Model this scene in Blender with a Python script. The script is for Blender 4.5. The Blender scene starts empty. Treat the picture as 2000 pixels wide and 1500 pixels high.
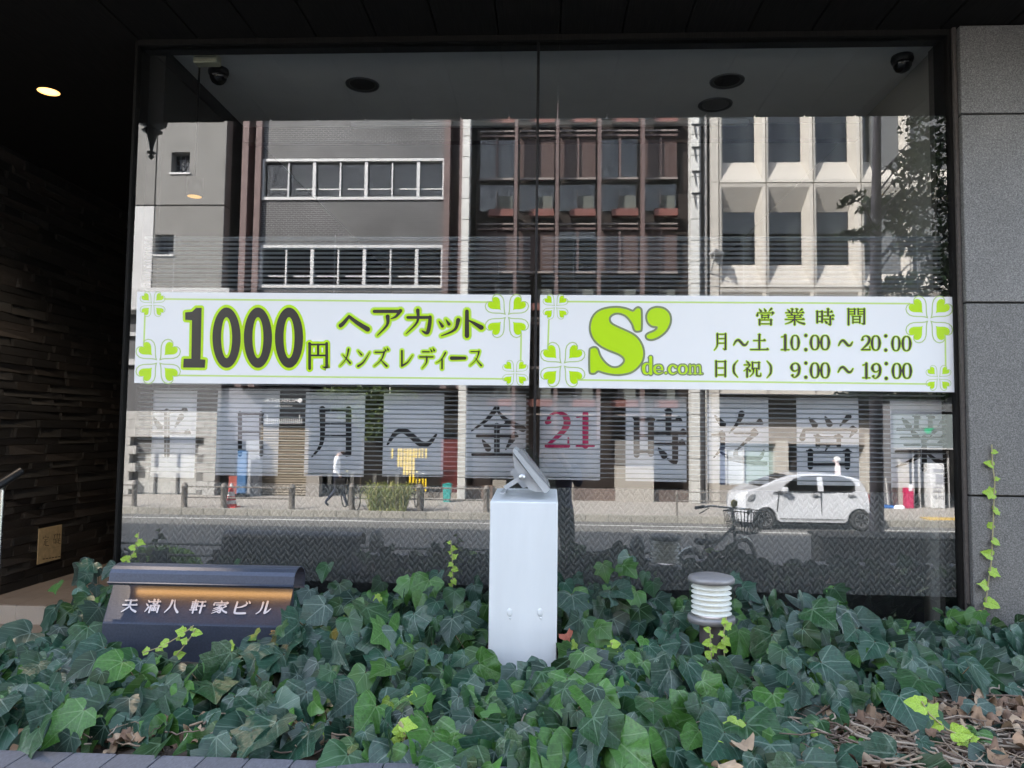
import bpy, bmesh, math, random
from mathutils import Vector, Matrix
random.seed(7)
rnd = random.random
U = random.uniform
S = bpy.context.scene
COL = S.collection

# ------------------------------------------------------------------ camera
F = 1500.0
YAW, PITCH, ROLL = 0.048, 0.0615, 0.0118
CAM = Vector((0, 0, 1.75))
_cy, _sy, _cp, _sp = math.cos(YAW), math.sin(YAW), math.cos(PITCH), math.sin(PITCH)
_f = Vector((-_sy*_cp, _cy*_cp, _sp)); _r = Vector((_cy, _sy, 0)); _u = _r.cross(_f)
_r, _u = math.cos(ROLL)*_r+math.sin(ROLL)*_u, -math.sin(ROLL)*_r+math.cos(ROLL)*_u
cam = bpy.data.objects.new('camera', bpy.data.cameras.new('camera'))
COL.objects.link(cam)
cam.data.sensor_width = 36; cam.data.lens = 27.0
cam.data.clip_start = 0.03; cam.data.clip_end = 600
M = Matrix(((_r.x, _u.x, -_f.x), (_r.y, _u.y, -_f.y), (_r.z, _u.z, -_f.z)))
cam.matrix_world = Matrix.Translation(CAM) @ M.to_4x4()
S.camera = cam

# ------------------------------------------------------------------ light
SUN_TRAVEL = Vector((1.0, -1.0, -1.02))
sd = -SUN_TRAVEL.normalized()
w = bpy.data.worlds.new('World'); S.world = w; w.use_nodes = True
nt = w.node_tree; nt.nodes.clear()
sky = nt.nodes.new('ShaderNodeTexSky'); sky.sky_type = 'NISHITA'; sky.sun_disc = False
sky.sun_elevation = math.asin(sd.z); sky.sun_rotation = math.atan2(sd.x, sd.y)
sky.air_density = 1.0; sky.dust_density = 1.5; sky.ozone_density = 1.0
bg = nt.nodes.new('ShaderNodeBackground'); bg.inputs[1].default_value = 0.15
wo = nt.nodes.new('ShaderNodeOutputWorld')
hsv = nt.nodes.new('ShaderNodeHueSaturation'); hsv.inputs['Saturation'].default_value = .62; nt.links.new(sky.outputs[0], hsv.inputs['Color']); nt.links.new(hsv.outputs[0], bg.inputs[0]); nt.links.new(bg.outputs[0], wo.inputs[0])
sl = bpy.data.lights.new('sun', 'SUN'); sl.energy = 3.0; sl.angle = math.radians(0.5); sl.color = (1, 0.95, 0.88)
so = bpy.data.objects.new('sun', sl); COL.objects.link(so); so.location = (-10, 20, 30)
so.rotation_euler = SUN_TRAVEL.to_track_quat('-Z', 'Y').to_euler()
S.view_settings.view_transform = 'Standard'; S.view_settings.look = 'None'
S.view_settings.gamma = 1; S.view_settings.use_curve_mapping = False
S.view_settings.exposure = 2.92
S.render.engine = 'CYCLES'
S.cycles.use_denoising = True
S.cycles.max_bounces = 10; S.cycles.transparent_max_bounces = 24; S.cycles.glossy_bounces = 5
S.cycles.transmission_bounces = 8; S.cycles.caustics_reflective = False; S.cycles.caustics_refractive = False
S.cycles.sample_clamp_indirect = 6

# ------------------------------------------------------------------ measuring helpers
D = 3.65                                   # distance of the shop glass
def ray(px, py): return _f + _r*((px-1000)/F) - _u*((py-750)/F)
def PY(px, py, y=D):
    d = ray(px, py); t = y/d.y; return CAM + d*t
def PZ(px, py, z):
    d = ray(px, py); t = (z-CAM.z)/d.z; return CAM + d*t
def PX(px, py, x):
    d = ray(px, py); t = x/d.x; return CAM + d*t
def RY(px, py, y):                          # a point of the street seen in the glass
    p = PY(px, py, 2*D-y); return Vector((p.x, y, p.z))
def RZ(px, py, z):
    p = PZ(px, py, z); return Vector((p.x, 2*D-p.y, z))

# ------------------------------------------------------------------ materials
def setin(n, k, v):
    if k in n.inputs: n.inputs[k].default_value = v
MATS = {}
def mat(name, col, rough=0.6, metal=0.0, var=0.0, scale=8.0, bump=0.0, bscale=None, emit=None, es=0, coat=0, spec=None, det=6, stretch=None):
    if name in MATS: return MATS[name]
    m = bpy.data.materials.new(name); m.use_nodes = True; MATS[name] = m
    t = m.node_tree; p = t.nodes['Principled BSDF']
    setin(p, 'Base Color', (*col, 1)); setin(p, 'Roughness', rough); setin(p, 'Metallic', metal)
    if spec is not None: setin(p, 'Specular IOR Level', spec)
    if coat: setin(p, 'Coat Weight', coat)
    if emit: setin(p, 'Emission Color', (*emit, 1)); setin(p, 'Emission Strength', es)
    if var or bump:
        tc = t.nodes.new('ShaderNodeTexCoord'); mp = t.nodes.new('ShaderNodeMapping')
        t.links.new(tc.outputs['Object'], mp.inputs[0])
        if stretch: mp.inputs['Scale'].default_value = stretch
        n = t.nodes.new('ShaderNodeTexNoise'); n.inputs['Scale'].default_value = scale; n.inputs['Detail'].default_value = det
        t.links.new(mp.outputs[0], n.inputs[0])
        if var:
            r = t.nodes.new('ShaderNodeValToRGB')
            r.color_ramp.elements[0].position = 0.3; r.color_ramp.elements[1].position = 0.7
            r.color_ramp.elements[0].color = (*[max(0, c*(1-var)) for c in col], 1)
            r.color_ramp.elements[1].color = (*[min(1, c*(1+var)) for c in col], 1)
            t.links.new(n.outputs[0], r.inputs[0])
            oi = t.nodes.new('ShaderNodeObjectInfo'); hs = t.nodes.new('ShaderNodeHueSaturation')
            mr = t.nodes.new('ShaderNodeMapRange'); mr.inputs['To Min'].default_value = 1-var*0.6; mr.inputs['To Max'].default_value = 1+var*0.6
            t.links.new(oi.outputs['Random'], mr.inputs[0]); t.links.new(mr.outputs[0], hs.inputs['Value'])
            t.links.new(r.outputs[0], hs.inputs['Color']); t.links.new(hs.outputs[0], p.inputs['Base Color'])
        if bump:
            b = t.nodes.new('ShaderNodeBump'); b.inputs['Strength'].default_value = bump; b.inputs['Distance'].default_value = 0.01
            n2 = n
            if bscale:
                n2 = t.nodes.new('ShaderNodeTexNoise'); n2.inputs['Scale'].default_value = bscale; n2.inputs['Detail'].default_value = 5
                t.links.new(mp.outputs[0], n2.inputs[0])
            t.links.new(n2.outputs[0], b.inputs['Height']); t.links.new(b.outputs[0], p.inputs['Normal'])
    return m

def granite():
    m = bpy.data.materials.new('granite'); m.use_nodes = True; t = m.node_tree; p = t.nodes['Principled BSDF']
    tc = t.nodes.new('ShaderNodeTexCoord')
    a = t.nodes.new('ShaderNodeTexNoise'); a.inputs['Scale'].default_value = 170; a.inputs['Detail'].default_value = 3
    b = t.nodes.new('ShaderNodeTexVoronoi'); b.inputs['Scale'].default_value = 230
    c = t.nodes.new('ShaderNodeTexNoise'); c.inputs['Scale'].default_value = 3; c.inputs['Detail'].default_value = 6
    for n in (a, b, c): t.links.new(tc.outputs['Object'], n.inputs['Vector'])
    r = t.nodes.new('ShaderNodeValToRGB'); e = r.color_ramp.elements
    e[0].position = 0.36; e[0].color = (.19, .18, .17, 1); e[1].position = 0.66; e[1].color = (.38, .365, .345, 1)
    t.links.new(a.outputs[0], r.inputs[0])
    mx = t.nodes.new('ShaderNodeMixRGB'); mx.blend_type = 'MULTIPLY'; mx.inputs[0].default_value = .5
    t.links.new(r.outputs[0], mx.inputs[1]); t.links.new(b.outputs['Color'], mx.inputs[2])
    bw = t.nodes.new('ShaderNodeRGBToBW'); t.links.new(b.outputs['Color'], bw.inputs[0]); t.links.new(bw.outputs[0], mx.inputs[2])
    m2 = t.nodes.new('ShaderNodeMixRGB'); m2.blend_type = 'MULTIPLY'; m2.inputs[0].default_value = .45
    t.links.new(mx.outputs[0], m2.inputs[1]); t.links.new(c.outputs[0], m2.inputs[2])
    oi = t.nodes.new('ShaderNodeObjectInfo'); mr = t.nodes.new('ShaderNodeMapRange'); mr.inputs['To Min'].default_value = .88; mr.inputs['To Max'].default_value = 1.12
    hs = t.nodes.new('ShaderNodeHueSaturation')
    t.links.new(oi.outputs['Random'], mr.inputs[0]); t.links.new(mr.outputs[0], hs.inputs['Value']); t.links.new(m2.outputs[0], hs.inputs['Color'])
    t.links.new(hs.outputs[0], p.inputs['Base Color']); p.inputs['Roughness'].default_value = .55
    bp = t.nodes.new('ShaderNodeBump'); bp.inputs['Strength'].default_value = .25; bp.inputs['Distance'].default_value = .004
    t.links.new(a.outputs[0], bp.inputs['Height']); t.links.new(bp.outputs[0], p.inputs['Normal'])
    return m

def glass_mat(name, refl=0.085, tint=(.8, .82, .82), rough=0.0, wav=0.0):
    m = bpy.data.materials.new(name); m.use_nodes = True; t = m.node_tree
    t.nodes.remove(t.nodes['Principled BSDF']); o = t.nodes['Material Output']
    tr = t.nodes.new('ShaderNodeBsdfTransparent'); tr.inputs[0].default_value = (*tint, 1)
    gl = t.nodes.new('ShaderNodeBsdfGlossy'); gl.inputs['Roughness'].default_value = rough; gl.inputs[0].default_value = (1, 1, 1, 1)
    lw = t.nodes.new('ShaderNodeLayerWeight'); lw.inputs[0].default_value = .5
    pw = t.nodes.new('ShaderNodeMath'); pw.operation = 'POWER'; pw.inputs[1].default_value = 4; t.links.new(lw.outputs['Facing'], pw.inputs[0])
    ma = t.nodes.new('ShaderNodeMath'); ma.operation = 'MULTIPLY_ADD'; ma.inputs[1].default_value = 1-refl; ma.inputs[2].default_value = refl
    t.links.new(pw.outputs[0], ma.inputs[0])
    ge = t.nodes.new('ShaderNodeNewGeometry'); fb = t.nodes.new('ShaderNodeMath'); fb.operation = 'SUBTRACT'; fb.inputs[0].default_value = 1
    t.links.new(ge.outputs['Backfacing'], fb.inputs[1]); mf = t.nodes.new('ShaderNodeMath'); mf.operation = 'MULTIPLY'
    t.links.new(fb.outputs[0], mf.inputs[0]); t.links.new(ma.outputs[0], mf.inputs[1]); ma = mf
    mx = t.nodes.new('ShaderNodeMixShader'); t.links.new(ma.outputs[0], mx.inputs[0])
    t.links.new(tr.outputs[0], mx.inputs[1]); t.links.new(gl.outputs[0], mx.inputs[2]); t.links.new(mx.outputs[0], o.inputs[0])
    if wav:
        tc = t.nodes.new('ShaderNodeTexCoord'); n = t.nodes.new('ShaderNodeTexNoise'); n.inputs['Scale'].default_value = 1.1; n.inputs['Detail'].default_value = 0
        t.links.new(tc.outputs['Object'], n.inputs[0])
        b = t.nodes.new('ShaderNodeBump'); b.inputs['Strength'].default_value = wav; b.inputs['Distance'].default_value = .002
        t.links.new(n.outputs[0], b.inputs['Height']); t.links.new(b.outputs[0], gl.inputs['Normal'])
    return m

def brick_mat(name, c1, c2, mortar, bw, bh, ms=.012, rough=.7):
    m = bpy.data.materials.new(name); m.use_nodes = True; t = m.node_tree; p = t.nodes['Principled BSDF']
    tc = t.nodes.new('ShaderNodeTexCoord'); mp = t.nodes.new('ShaderNodeMapping'); mp.inputs['Rotation'].default_value = (math.radians(90), 0, 0)
    t.links.new(tc.outputs['Object'], mp.inputs[0])
    b = t.nodes.new('ShaderNodeTexBrick'); b.inputs['Scale'].default_value = 1; b.inputs['Mortar Size'].default_value = ms
    b.inputs['Brick Width'].default_value = bw; b.inputs['Row Height'].default_value = bh
    b.inputs['Color1'].default_value = (*c1, 1); b.inputs['Color2'].default_value = (*c2, 1); b.inputs['Mortar'].default_value = (*mortar, 1)
    t.links.new(mp.outputs[0], b.inputs[0])
    n = t.nodes.new('ShaderNodeTexNoise'); n.inputs['Scale'].default_value = .7; n.inputs['Detail'].default_value = 5; t.links.new(tc.outputs['Object'], n.inputs[0])
    r = t.nodes.new('ShaderNodeValToRGB'); r.color_ramp.elements[0].position = .35; r.color_ramp.elements[0].color = (.45, .45, .45, 1); r.color_ramp.elements[1].position = .65
    t.links.new(n.outputs[0], r.inputs[0])
    mx = t.nodes.new('ShaderNodeMixRGB'); mx.blend_type = 'MULTIPLY'; mx.inputs[0].default_value = .8
    t.links.new(b.outputs[0], mx.inputs[1]); t.links.new(r.outputs[0], mx.inputs[2]); t.links.new(mx.outputs[0], p.inputs['Base Color'])
    p.inputs['Roughness'].default_value = rough
    return m

GRAN = granite()
SHOPGLASS = glass_mat('shop_glass', .18, (.93, .94, .94), wav=.08)
CLEAR = glass_mat('clear_glass', .06, (.93, .95, .95))
BLACKM = mat('black_metal', (.010, .010, .011), .45, .3, var=.3, scale=20)
SOFF = mat('soffit_black', (.012, .011, .010), .8, 0, var=.4, scale=6, stretch=(40, 1, 1), spec=.15)
SLATE = [mat('slate_%s' % k, c, .62, 0, var=.45, scale=14, bump=.6, bscale=45, stretch=(1, 1, 3)) for k, c in
         (('dark', (.024, .022, .020)), ('brown', (.044, .037, .032)), ('grey', (.042, .040, .037)), ('black', (.014, .013, .012)))]
STEPT = mat('beige_step_tile', (.76, .70, .62), .55, 0, var=.1, scale=30, bump=.1)
STEPT2 = mat('brown_floor_tile', (.36, .30, .25), .5, 0, var=.12, scale=30, bump=.1)
GROUT = mat('grout', (.10, .09, .08), .9)
RIM = mat('planter_rim_tile', (.135, .14, .165), .5, 0, var=.18, scale=25, bump=.15)
SOIL = mat('dry_soil', (.11, .085, .065), .95, 0, var=.5, scale=35, bump=1.0)
WHITEP = mat('white_paint', (.68, .71, .73), .38, 0, var=.035, scale=4, bump=.03, stretch=(4, 4, .8))
WHITE2 = mat('grey_cast_metal', (.42, .44, .46), .45, .2, var=.06)
SIGNW = mat('sign_white', (.80, .80, .80), .22, 0, spec=.5)
GREEN = mat('sign_green', (.46, .72, .008), .25)
GREEN2 = mat('sign_pale_green', (.54, .72, .20), .25)
OLIVE = mat('sign_grey_line', (.20, .24, .12), .3)
DARK = mat('sign_dark_ink', (.035, .032, .028), .25)
GREYL = mat('sign_shadow_grey', (.52, .55, .45), .3)
MARKM = mat('blue_grey_metal', (.060, .072, .105), .38, .35, var=.15, scale=120, bump=.06)
LETM = mat('letter_silver', (.55, .55, .58), .45, .1)
PAPER = mat('paper', (.82, .82, .88), .9)
INK = mat('ink_black', (.02, .02, .024), .8)
REDINK = mat('ink_red', (.62, .02, .13), .8)
SLATM = mat('slat_white', (.62, .65, .68), .5)
INTC = mat('interior_ceiling', (.80, .79, .75), .9, var=.03)
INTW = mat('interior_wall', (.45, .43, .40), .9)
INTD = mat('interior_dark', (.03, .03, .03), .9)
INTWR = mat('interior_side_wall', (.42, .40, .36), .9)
ALU = mat('aluminium', (.55, .55, .55), .35, .7)
STEEL = mat('stainless', (.6, .6, .58), .25, 1)

# ------------------------------------------------------------------ mesh helpers
ORG = {}
class MB:
    def __init__(s): s.v = []; s.f = []; s.m = []; s.sm = []; s.uv = None
    def add(s, vs, fs, m=0, sm=False):
        o = len(s.v); s.v += [tuple(v) for v in vs]
        for f in fs: s.f.append(tuple(i+o for i in f)); s.m.append(m); s.sm.append(sm)
        return s
    def box(s, x0, x1, y0, y1, z0, z1, m=0):
        if x0 > x1: x0, x1 = x1, x0
        if y0 > y1: y0, y1 = y1, y0
        if z0 > z1: z0, z1 = z1, z0
        vs = [(x, y, z) for z in (z0, z1) for y in (y0, y1) for x in (x0, x1)]
        return s.add(vs, [(0, 2, 3, 1), (4, 5, 7, 6), (0, 1, 5, 4), (2, 6, 7, 3), (0, 4, 6, 2), (1, 3, 7, 5)], m)
    def cbox(s, x0, x1, y0, y1, z0, z1, c=.003, m=0):
        if x0 > x1: x0, x1 = x1, x0
        if y0 > y1: y0, y1 = y1, y0
        if z0 > z1: z0, z1 = z1, z0
        c = min(c, (x1-x0)*.4, (y1-y0)*.4, (z1-z0)*.4)
        b = bmesh.new(); bmesh.ops.create_cube(b, size=1)
        for v in b.verts: v.co = ((x0+x1)/2+v.co.x*(x1-x0), (y0+y1)/2+v.co.y*(y1-y0), (z0+z1)/2+v.co.z*(z1-z0))
        bmesh.ops.bevel(b, geom=b.edges[:], offset=c, segments=1, affect='EDGES')
        b.verts.index_update()
        s.add([v.co[:] for v in b.verts], [[v.index for v in f.verts] for f in b.faces], m); b.free()
        return s
    def tube(s, pts, r, n=8, m=0, caps=True):
        pts = [Vector(p) for p in pts]; rs = r if isinstance(r, (list, tuple)) else [r]*len(pts)
        vs = []; fs = []; pa = None
        for i, p in enumerate(pts):
            t = (pts[min(i+1, len(pts)-1)]-pts[max(i-1, 0)]).normalized()
            if pa is None:
                a = t.orthogonal().normalized()
            else:
                a = (pa-t*pa.dot(t)); a = a.normalized() if a.length > 1e-6 else t.orthogonal().normalized()
            pa = a; b = t.cross(a)
            for k in range(n):
                q = 2*math.pi*k/n; vs.append(p+(a*math.cos(q)+b*math.sin(q))*rs[i])
        for i in range(len(pts)-1):
            for k in range(n):
                fs.append((i*n+k, i*n+(k+1) % n, (i+1)*n+(k+1) % n, (i+1)*n+k))
        s.add(vs, fs, m, True)
        if caps:
            s.add(vs[:n], [tuple(range(n))[::-1]], m); s.add(vs[-n:], [tuple(range(n))], m)
        return s
    def lathe(s, prof, c=(0, 0, 0), n=20, m=0, sm=True):
        c = Vector(c); vs = []; fs = []
        for (r, z) in prof:
            for k in range(n):
                q = 2*math.pi*k/n; vs.append((c.x+r*math.cos(q), c.y+r*math.sin(q), c.z+z))
        for i in range(len(prof)-1):
            for k in range(n): fs.append((i*n+k, i*n+(k+1) % n, (i+1)*n+(k+1) % n, (i+1)*n+k))
        return s.add(vs, fs, m, sm)
    def prism(s, poly, y0, y1, m=0):           # poly in x,z
        n = len(poly)
        vs = [(x, y0, z) for x, z in poly]+[(x, y1, z) for x, z in poly]
        fs = [tuple(range(n)), tuple(range(n, 2*n))[::-1]]+[(i, (i+1) % n, n+(i+1) % n, n+i) for i in range(n)]
        return s.add(vs, fs, m)
    def build(s, name, mats, parent=None, smooth=False, org=None, fixn=True):
        me = bpy.data.meshes.new(name)
        o0 = Vector(org) if org is not None else (ORG[parent.name] if parent else Vector((0, 0, 0)))
        me.from_pydata([(v[0]-o0.x, v[1]-o0.y, v[2]-o0.z) for v in s.v], [], s.f)
        mats = mats if isinstance(mats, (list, tuple)) else [mats]
        for x in mats: me.materials.append(x)
        me.polygons.foreach_set('material_index', s.m)
        me.polygons.foreach_set('use_smooth', [bool(smooth or a) for a in s.sm])
        if fixn:
            b = bmesh.new(); b.from_mesh(me); bmesh.ops.recalc_face_normals(b, faces=b.faces[:]); b.to_mesh(me); b.free()
        me.update()
        o = bpy.data.objects.new(name, me); COL.objects.link(o)
        if parent: o.parent = parent; ORG[o.name] = o0
        else: o.location = o0; ORG[o.name] = o0
        return o
def tag(o, label=None, cat=None, group=None, kind=None):
    if label: o['label'] = label
    if cat: o['category'] = cat
    if group: o['group'] = group
    if kind: o['kind'] = kind
    return o
def thing(name, label, cat, loc=(0, 0, 0), group=None):
    o = bpy.data.objects.new(name, None); o.empty_display_size = .1; COL.objects.link(o); o.location = loc
    ORG[o.name] = Vector(loc); return tag(o, label, cat, group)
def copy_tree(o, parent=None):
    c = o.copy(); COL.objects.link(c); c.parent = parent; ORG[c.name] = ORG.get(o.name, Vector((0, 0, 0)))
    for ch in list(o.children): copy_tree(ch, c)
    return c
def inst(src, name, parent, loc, scale=(1, 1, 1), rot=(0, 0, 0), m=None):
    o = bpy.data.objects.new(name, src); COL.objects.link(o); o.parent = parent
    o.location = Vector(loc)-(ORG[parent.name] if parent else Vector((0, 0, 0))); o.scale = scale; o.rotation_euler = rot
    return o
def chbox_mesh(name, mats, c=.06):
    o = MB().cbox(-.5, .5, -.5, .5, -.5, .5, c).build(name, mats); me = o.data; bpy.data.objects.remove(o); return me

# ================================================================== GROUND AND STREET
CAM_Z = 1.75
ZN, ZR, ZO = 0.0, -0.66, -0.5
YK = RZ(500, 996, ZO).y                    # far kerb line
YF = -17.9                                 # far facades
ASPH = mat('asphalt', (.17, .165, .155), .9, 0, var=.14, scale=1.5, bump=.2, bscale=90)
PAVE = mat('pavement', (.40, .37, .33), .85, 0, var=.12, scale=2.5, bump=.1)
KERB = mat('kerb_concrete', (.30, .285, .25), .85, 0, var=.15, scale=5)
PAINT = mat('road_paint', (.62, .62, .6), .7, 0, var=.1)
g = MB(); g.add([(-300, -300, -1.4), (300, -300, -1.4), (300, 300, -1.4), (-300, 300, -1.4)], [(0, 1, 2, 3)])
tag(g.build('ground', ASPH), kind='structure')
g = MB(); prof = [(-1.75, -.12), (-5, -.32), (-9, -.58), (-11, ZR), (YK, ZR)]
for a, b in zip(prof, prof[1:]): g.add([(-60, a[0], a[1]), (60, a[0], a[1]), (60, b[0], b[1]), (-60, b[0], b[1])], [(0, 1, 2, 3)])
tag(g.build('road', ASPH), kind='structure')
tag(MB().box(-60, 60, -1.6, 2.1, -1.3, 0).build('near_pavement', mat('near_paving', (.22, .21, .2), .8, 0, var=.15, scale=4)), kind='structure')
tag(MB().box(-60, 60, YF-20, YK-.18, -1.3, ZO).build('far_pavement', PAVE), kind='structure')
kb = tag(bpy.data.objects.new('kerb', None), kind='structure'); COL.objects.link(kb); ORG[kb.name] = Vector((0, 0, 0))
km = chbox_mesh('kerb_stone', KERB, .04)
x = -20.0
while x < 22:
    if not -13 < x < 13: L = 2.0
    else: L = .62
    inst(km, 'kerb_stone', kb, (x+L/2, YK-.09, (ZR+ZO)/2-.04+.001), (L-.012, .18, .16+.12)); x += L
x = -20.0
while x < 22: inst(km, 'kerb_stone', kb, (x+1, -1.68, -.1), (1.99, .15, .22)); x += 2
def line(x0, x1, y, wd, z):
    tag(MB().box(x0, x1, y-wd/2, y+wd/2, z+.001, z+.005).build('road_marking', PAINT), kind='structure')
line(-30, 30, RZ(700, 1018, ZR).y, .10, ZR)
a = RZ(520, 1014, ZR); b_ = RZ(730, 1017, ZR); line(a.x, b_.x, a.y-.0, .07, ZR)
a = RZ(1500, 1040, ZR); line(RZ(1240, 1040, ZR).x, 30, a.y, .13, ZR)
# yellow tactile strip and slim pavement tiles on the right
tm = mat('tactile_yellow', (.62, .42, .10), .8, 0, var=.12)
a = RZ(1745, 1000, ZO); b_ = RZ(1760, 1013, ZO)
t = thing('tactile_paving', 'yellow tactile paving strip on the far pavement by the convenience shop', 'paving', (a.x, a.y, ZO))
tmx = chbox_mesh('tile', tm, .03)
yy = YK-.75
for i in range(12):
    for j in range(2): inst(tmx, 'tile', t, (a.x+.2+i*.3, yy+j*.3, ZO+.012), (.292, .292, .024))

# ================================================================== FAR FACADES (seen in the glass)
GREY1 = mat('render_grey', (.200, .195, .185), .85, 0, var=.08, scale=1.2, bump=.2, bscale=40)
PALE1 = mat('pale_cladding', (.50, .50, .50), .7, 0, var=.05, scale=.8)
TILEW = mat('pale_wall_tile', (.42, .415, .40), .6, 0, var=.08, scale=3)
DKGAP = mat('dark_cladding', (.012, .011, .010), .9)
DRED = mat('dark_red_panel', (.035, .010, .009), .7)
PINK = mat('dusty_red_column', (.14, .095, .09), .7, 0, var=.18, scale=2)
BRICK = brick_mat('dark_glazed_brick', (.018, .018, .021), (.040, .039, .043), (.32, .32, .32), .17, .07, .0065, .5)
ALW = mat('white_window_frame', (.52, .52, .52), .4, .1)
PANE = glass_mat('window_pane', .06, (.5, .52, .53))
ROOM = mat('room_dark', (.05, .045, .04), .9)
ROOMR = mat('room_dark_red', (.11, .045, .035), .8)
WHT = mat('white_tile_pillar', (.52, .52, .50), .55, 0, var=.07, scale=2)
PREC = mat('precast_concrete', (.44, .415, .375), .8, 0, var=.07, scale=1.3, bump=.15, bscale=25)
BLINDC = mat('office_blind', (.30, .30, .27), .8)

def rect(px0, py0, px1, py1, y):
    a = RY(px0, py0, y); b = RY(px1, py1, y); return min(a.x, b.x), max(a.x, b.x), min(a.z, b.z), max(a.z, b.z)
def wallbox(mb, px0, py0, px1, py1, y, depth, m=0, z0=None, z1=None):
    x0, x1, za, zb = rect(px0, py0, px1, py1, y)
    mb.box(x0, x1, y-depth, y, za if z0 is None else z0, zb if z1 is None else z1, m)
TOP = 15.5
# --- grey rendered building, far left
b1x0 = RY(232, 500, YF).x-9; b1x1 = RY(438, 400, YF).x
bld1 = thing('grey_building', 'grey rendered building with two small square windows, left across the street', 'building', (b1x0, YF, ZO))
zj = RY(380, 401, YF).z; zb = RY(380, 563, YF).z; xj = RY(302, 400, YF).x
def panel_hole(mb, x0, x1, z0, z1, hole, y, dep):
    hx0, hx1, hz0, hz1 = hole
    mb.box(x0, hx0, y-dep, y, z0, z1); mb.box(hx1, x1, y-dep, y, z0, z1)
    mb.box(hx0, hx1, y-dep, y, hz1, z1); mb.box(hx0, hx1, y-dep, y, z0, hz0)
h1 = rect(335, 297, 370, 338, YF); h2 = rect(302+1, 458, 338, 498, YF)
gp = .025
m1 = MB(); panel_hole(m1, xj+gp, b1x1, zj+gp, TOP, h1, YF, .5); m1.build('wall_panel', GREY1, bld1)
m1 = MB(); panel_hole(m1, xj+gp, b1x1, zb, zj-gp, (max(h2[0], xj+gp+.03), h2[1], h2[2], h2[3]), YF, .5); m1.build('wall_panel', GREY1, bld1)
MB().box(b1x0, xj-gp, YF-.5, YF, zj+gp, TOP).build('wall_panel', GREY1, bld1)
MB().box(b1x0, xj-gp, YF-.5, YF-.01, zb, zj-gp).build('cladding_panel', PALE1, bld1)
MB().box(b1x0, b1x1-.01, YF-7, YF-.52, ZO, TOP-.1).build('core', DKGAP, bld1)
zl = RY(380, 575, YF).z
MB().box(b1x0, b1x1+.35, YF-.45, YF+.18, zl-.55, zb-.02).build('ledge', PALE1, bld1)
for h in (h1, (max(h2[0], xj+gp+.03), h2[1], h2[2], h2[3])):
    wm = MB(); wm.box(h[0], h[1], YF-.42, YF-.38, h[2], h[3]); wo_ = wm.build('window', PANE, bld1)
    fr = MB(); n = 4
    for k in range(n+1):
        xx = h[0]+(h[1]-h[0])*k/n; fr.box(xx-.012, xx+.012, YF-.37, YF-.34, h[2], h[3])
        zz = h[2]+(h[3]-h[2])*k/n; fr.box(h[0], h[1], YF-.365, YF-.345, zz-.012, zz+.012)
    fr.build('window_grille', mat('grille_grey', (.12, .13, .16), .5), wo_)
    MB().box(h[0]-.03, h[1]+.03, YF-.35, YF+.05, h[2]-.05, h[2]+.01).build('sill', ALW, wo_)
    MB().box(h[0]+(h[1]-h[0])*.55, h[1]-.02, YF-.335, YF-.32, h[2]+.03, h[2]+.12).build('blind', ALW, wo_)
# lower storeys: dark band, pale tiled wall, gates
zt = RY(330, 803, YF).z; zband = RY(330, 748, YF).z
bx = b1x0; MB().box(b1x0, RY(425, 770, YF).x, YF-.6, YF-.25, zt+.02, zl-.56).build('dark_band', mat('band_grey', (.10, .10, .105), .7, var=.1), bld1)
for i, (p0, p1) in enumerate(((604, 612), (648, 655), (700, 712))):
    a = RY(240, p0, YF); b_ = RY(262, p1, YF); MB().box(b1x0, RY(330, p0, YF).x, YF-.24, YF-.1, b_.z, a.z).build('louvre', ALW, bld1)
gx0, gx1 = RY(262, 930, YF).x, RY(377, 930, YF).x; gz1 = RY(320, 858, YF).z; pxr = RY(421, 900, YF).x
tmesh = chbox_mesh('wall_tile', TILEW, .02)
th = .2905; row = 0; z = zt-th
while z > ZO-.3:
    off = 0 if row % 2 else .21; xx = pxr
    while xx > gx0-2.5:
        L = .42 if not (xx == pxr and off) else .21
        xa, xb = xx-L, xx
        if z > gz1-.02 or xa > gx1-.05 or xb < gx0+.03:
            z0_ = max(z, ZO)
            if z+th-z0_ > .05: inst(tmesh, 'wall_tile', bld1, ((xa+xb)/2, YF-.13, (z0_+z+th)/2), (xb-xa-.008, .25, z+th-z0_-.008))
        xx -= L
    z -= th; row += 1
MB().box(gx0-3, pxr, YF-.4, YF-.24, ZO, zt+.01).build('backing_wall', mat('backing', (.2, .2, .2), .8), bld1)
gt = MB().box(gx0, gx1, YF-.3, YF-.235, ZO+.05, RY(320, 886, YF).z).build('gate', mat('gate_white', (.44, .44, .42), .6, var=.05), bld1)
MB().box(gx0, gx1, YF-.28, YF-.2, RY(320, 886, YF).z, gz1).build('gate_beam', mat('band_mid', (.17, .17, .17), .7), bld1)
for p in (297, 341):
    a = RY(p, 925, YF); MB().box(a.x-.035, a.x+.035, YF-.232, YF-.18, RY(p, 972, YF).z, RY(p, 925, YF).z).build('gate_bar', mat('gate_grey', (.12, .12, .12), .6), gt)
    MB().box(a.x-.035, a.x+.035, YF-.232, YF-.18, RY(p, 912, YF).z, RY(p, 885, YF).z).build('gate_bar', MATS['gate_grey'], gt)
a = RY(243, 900, YF); MB().box(a.x-.12, a.x+.1, YF-.24, YF-.02, ZO, RY(243, 878, YF).z).build('gate_post', ALW, bld1)

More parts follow.
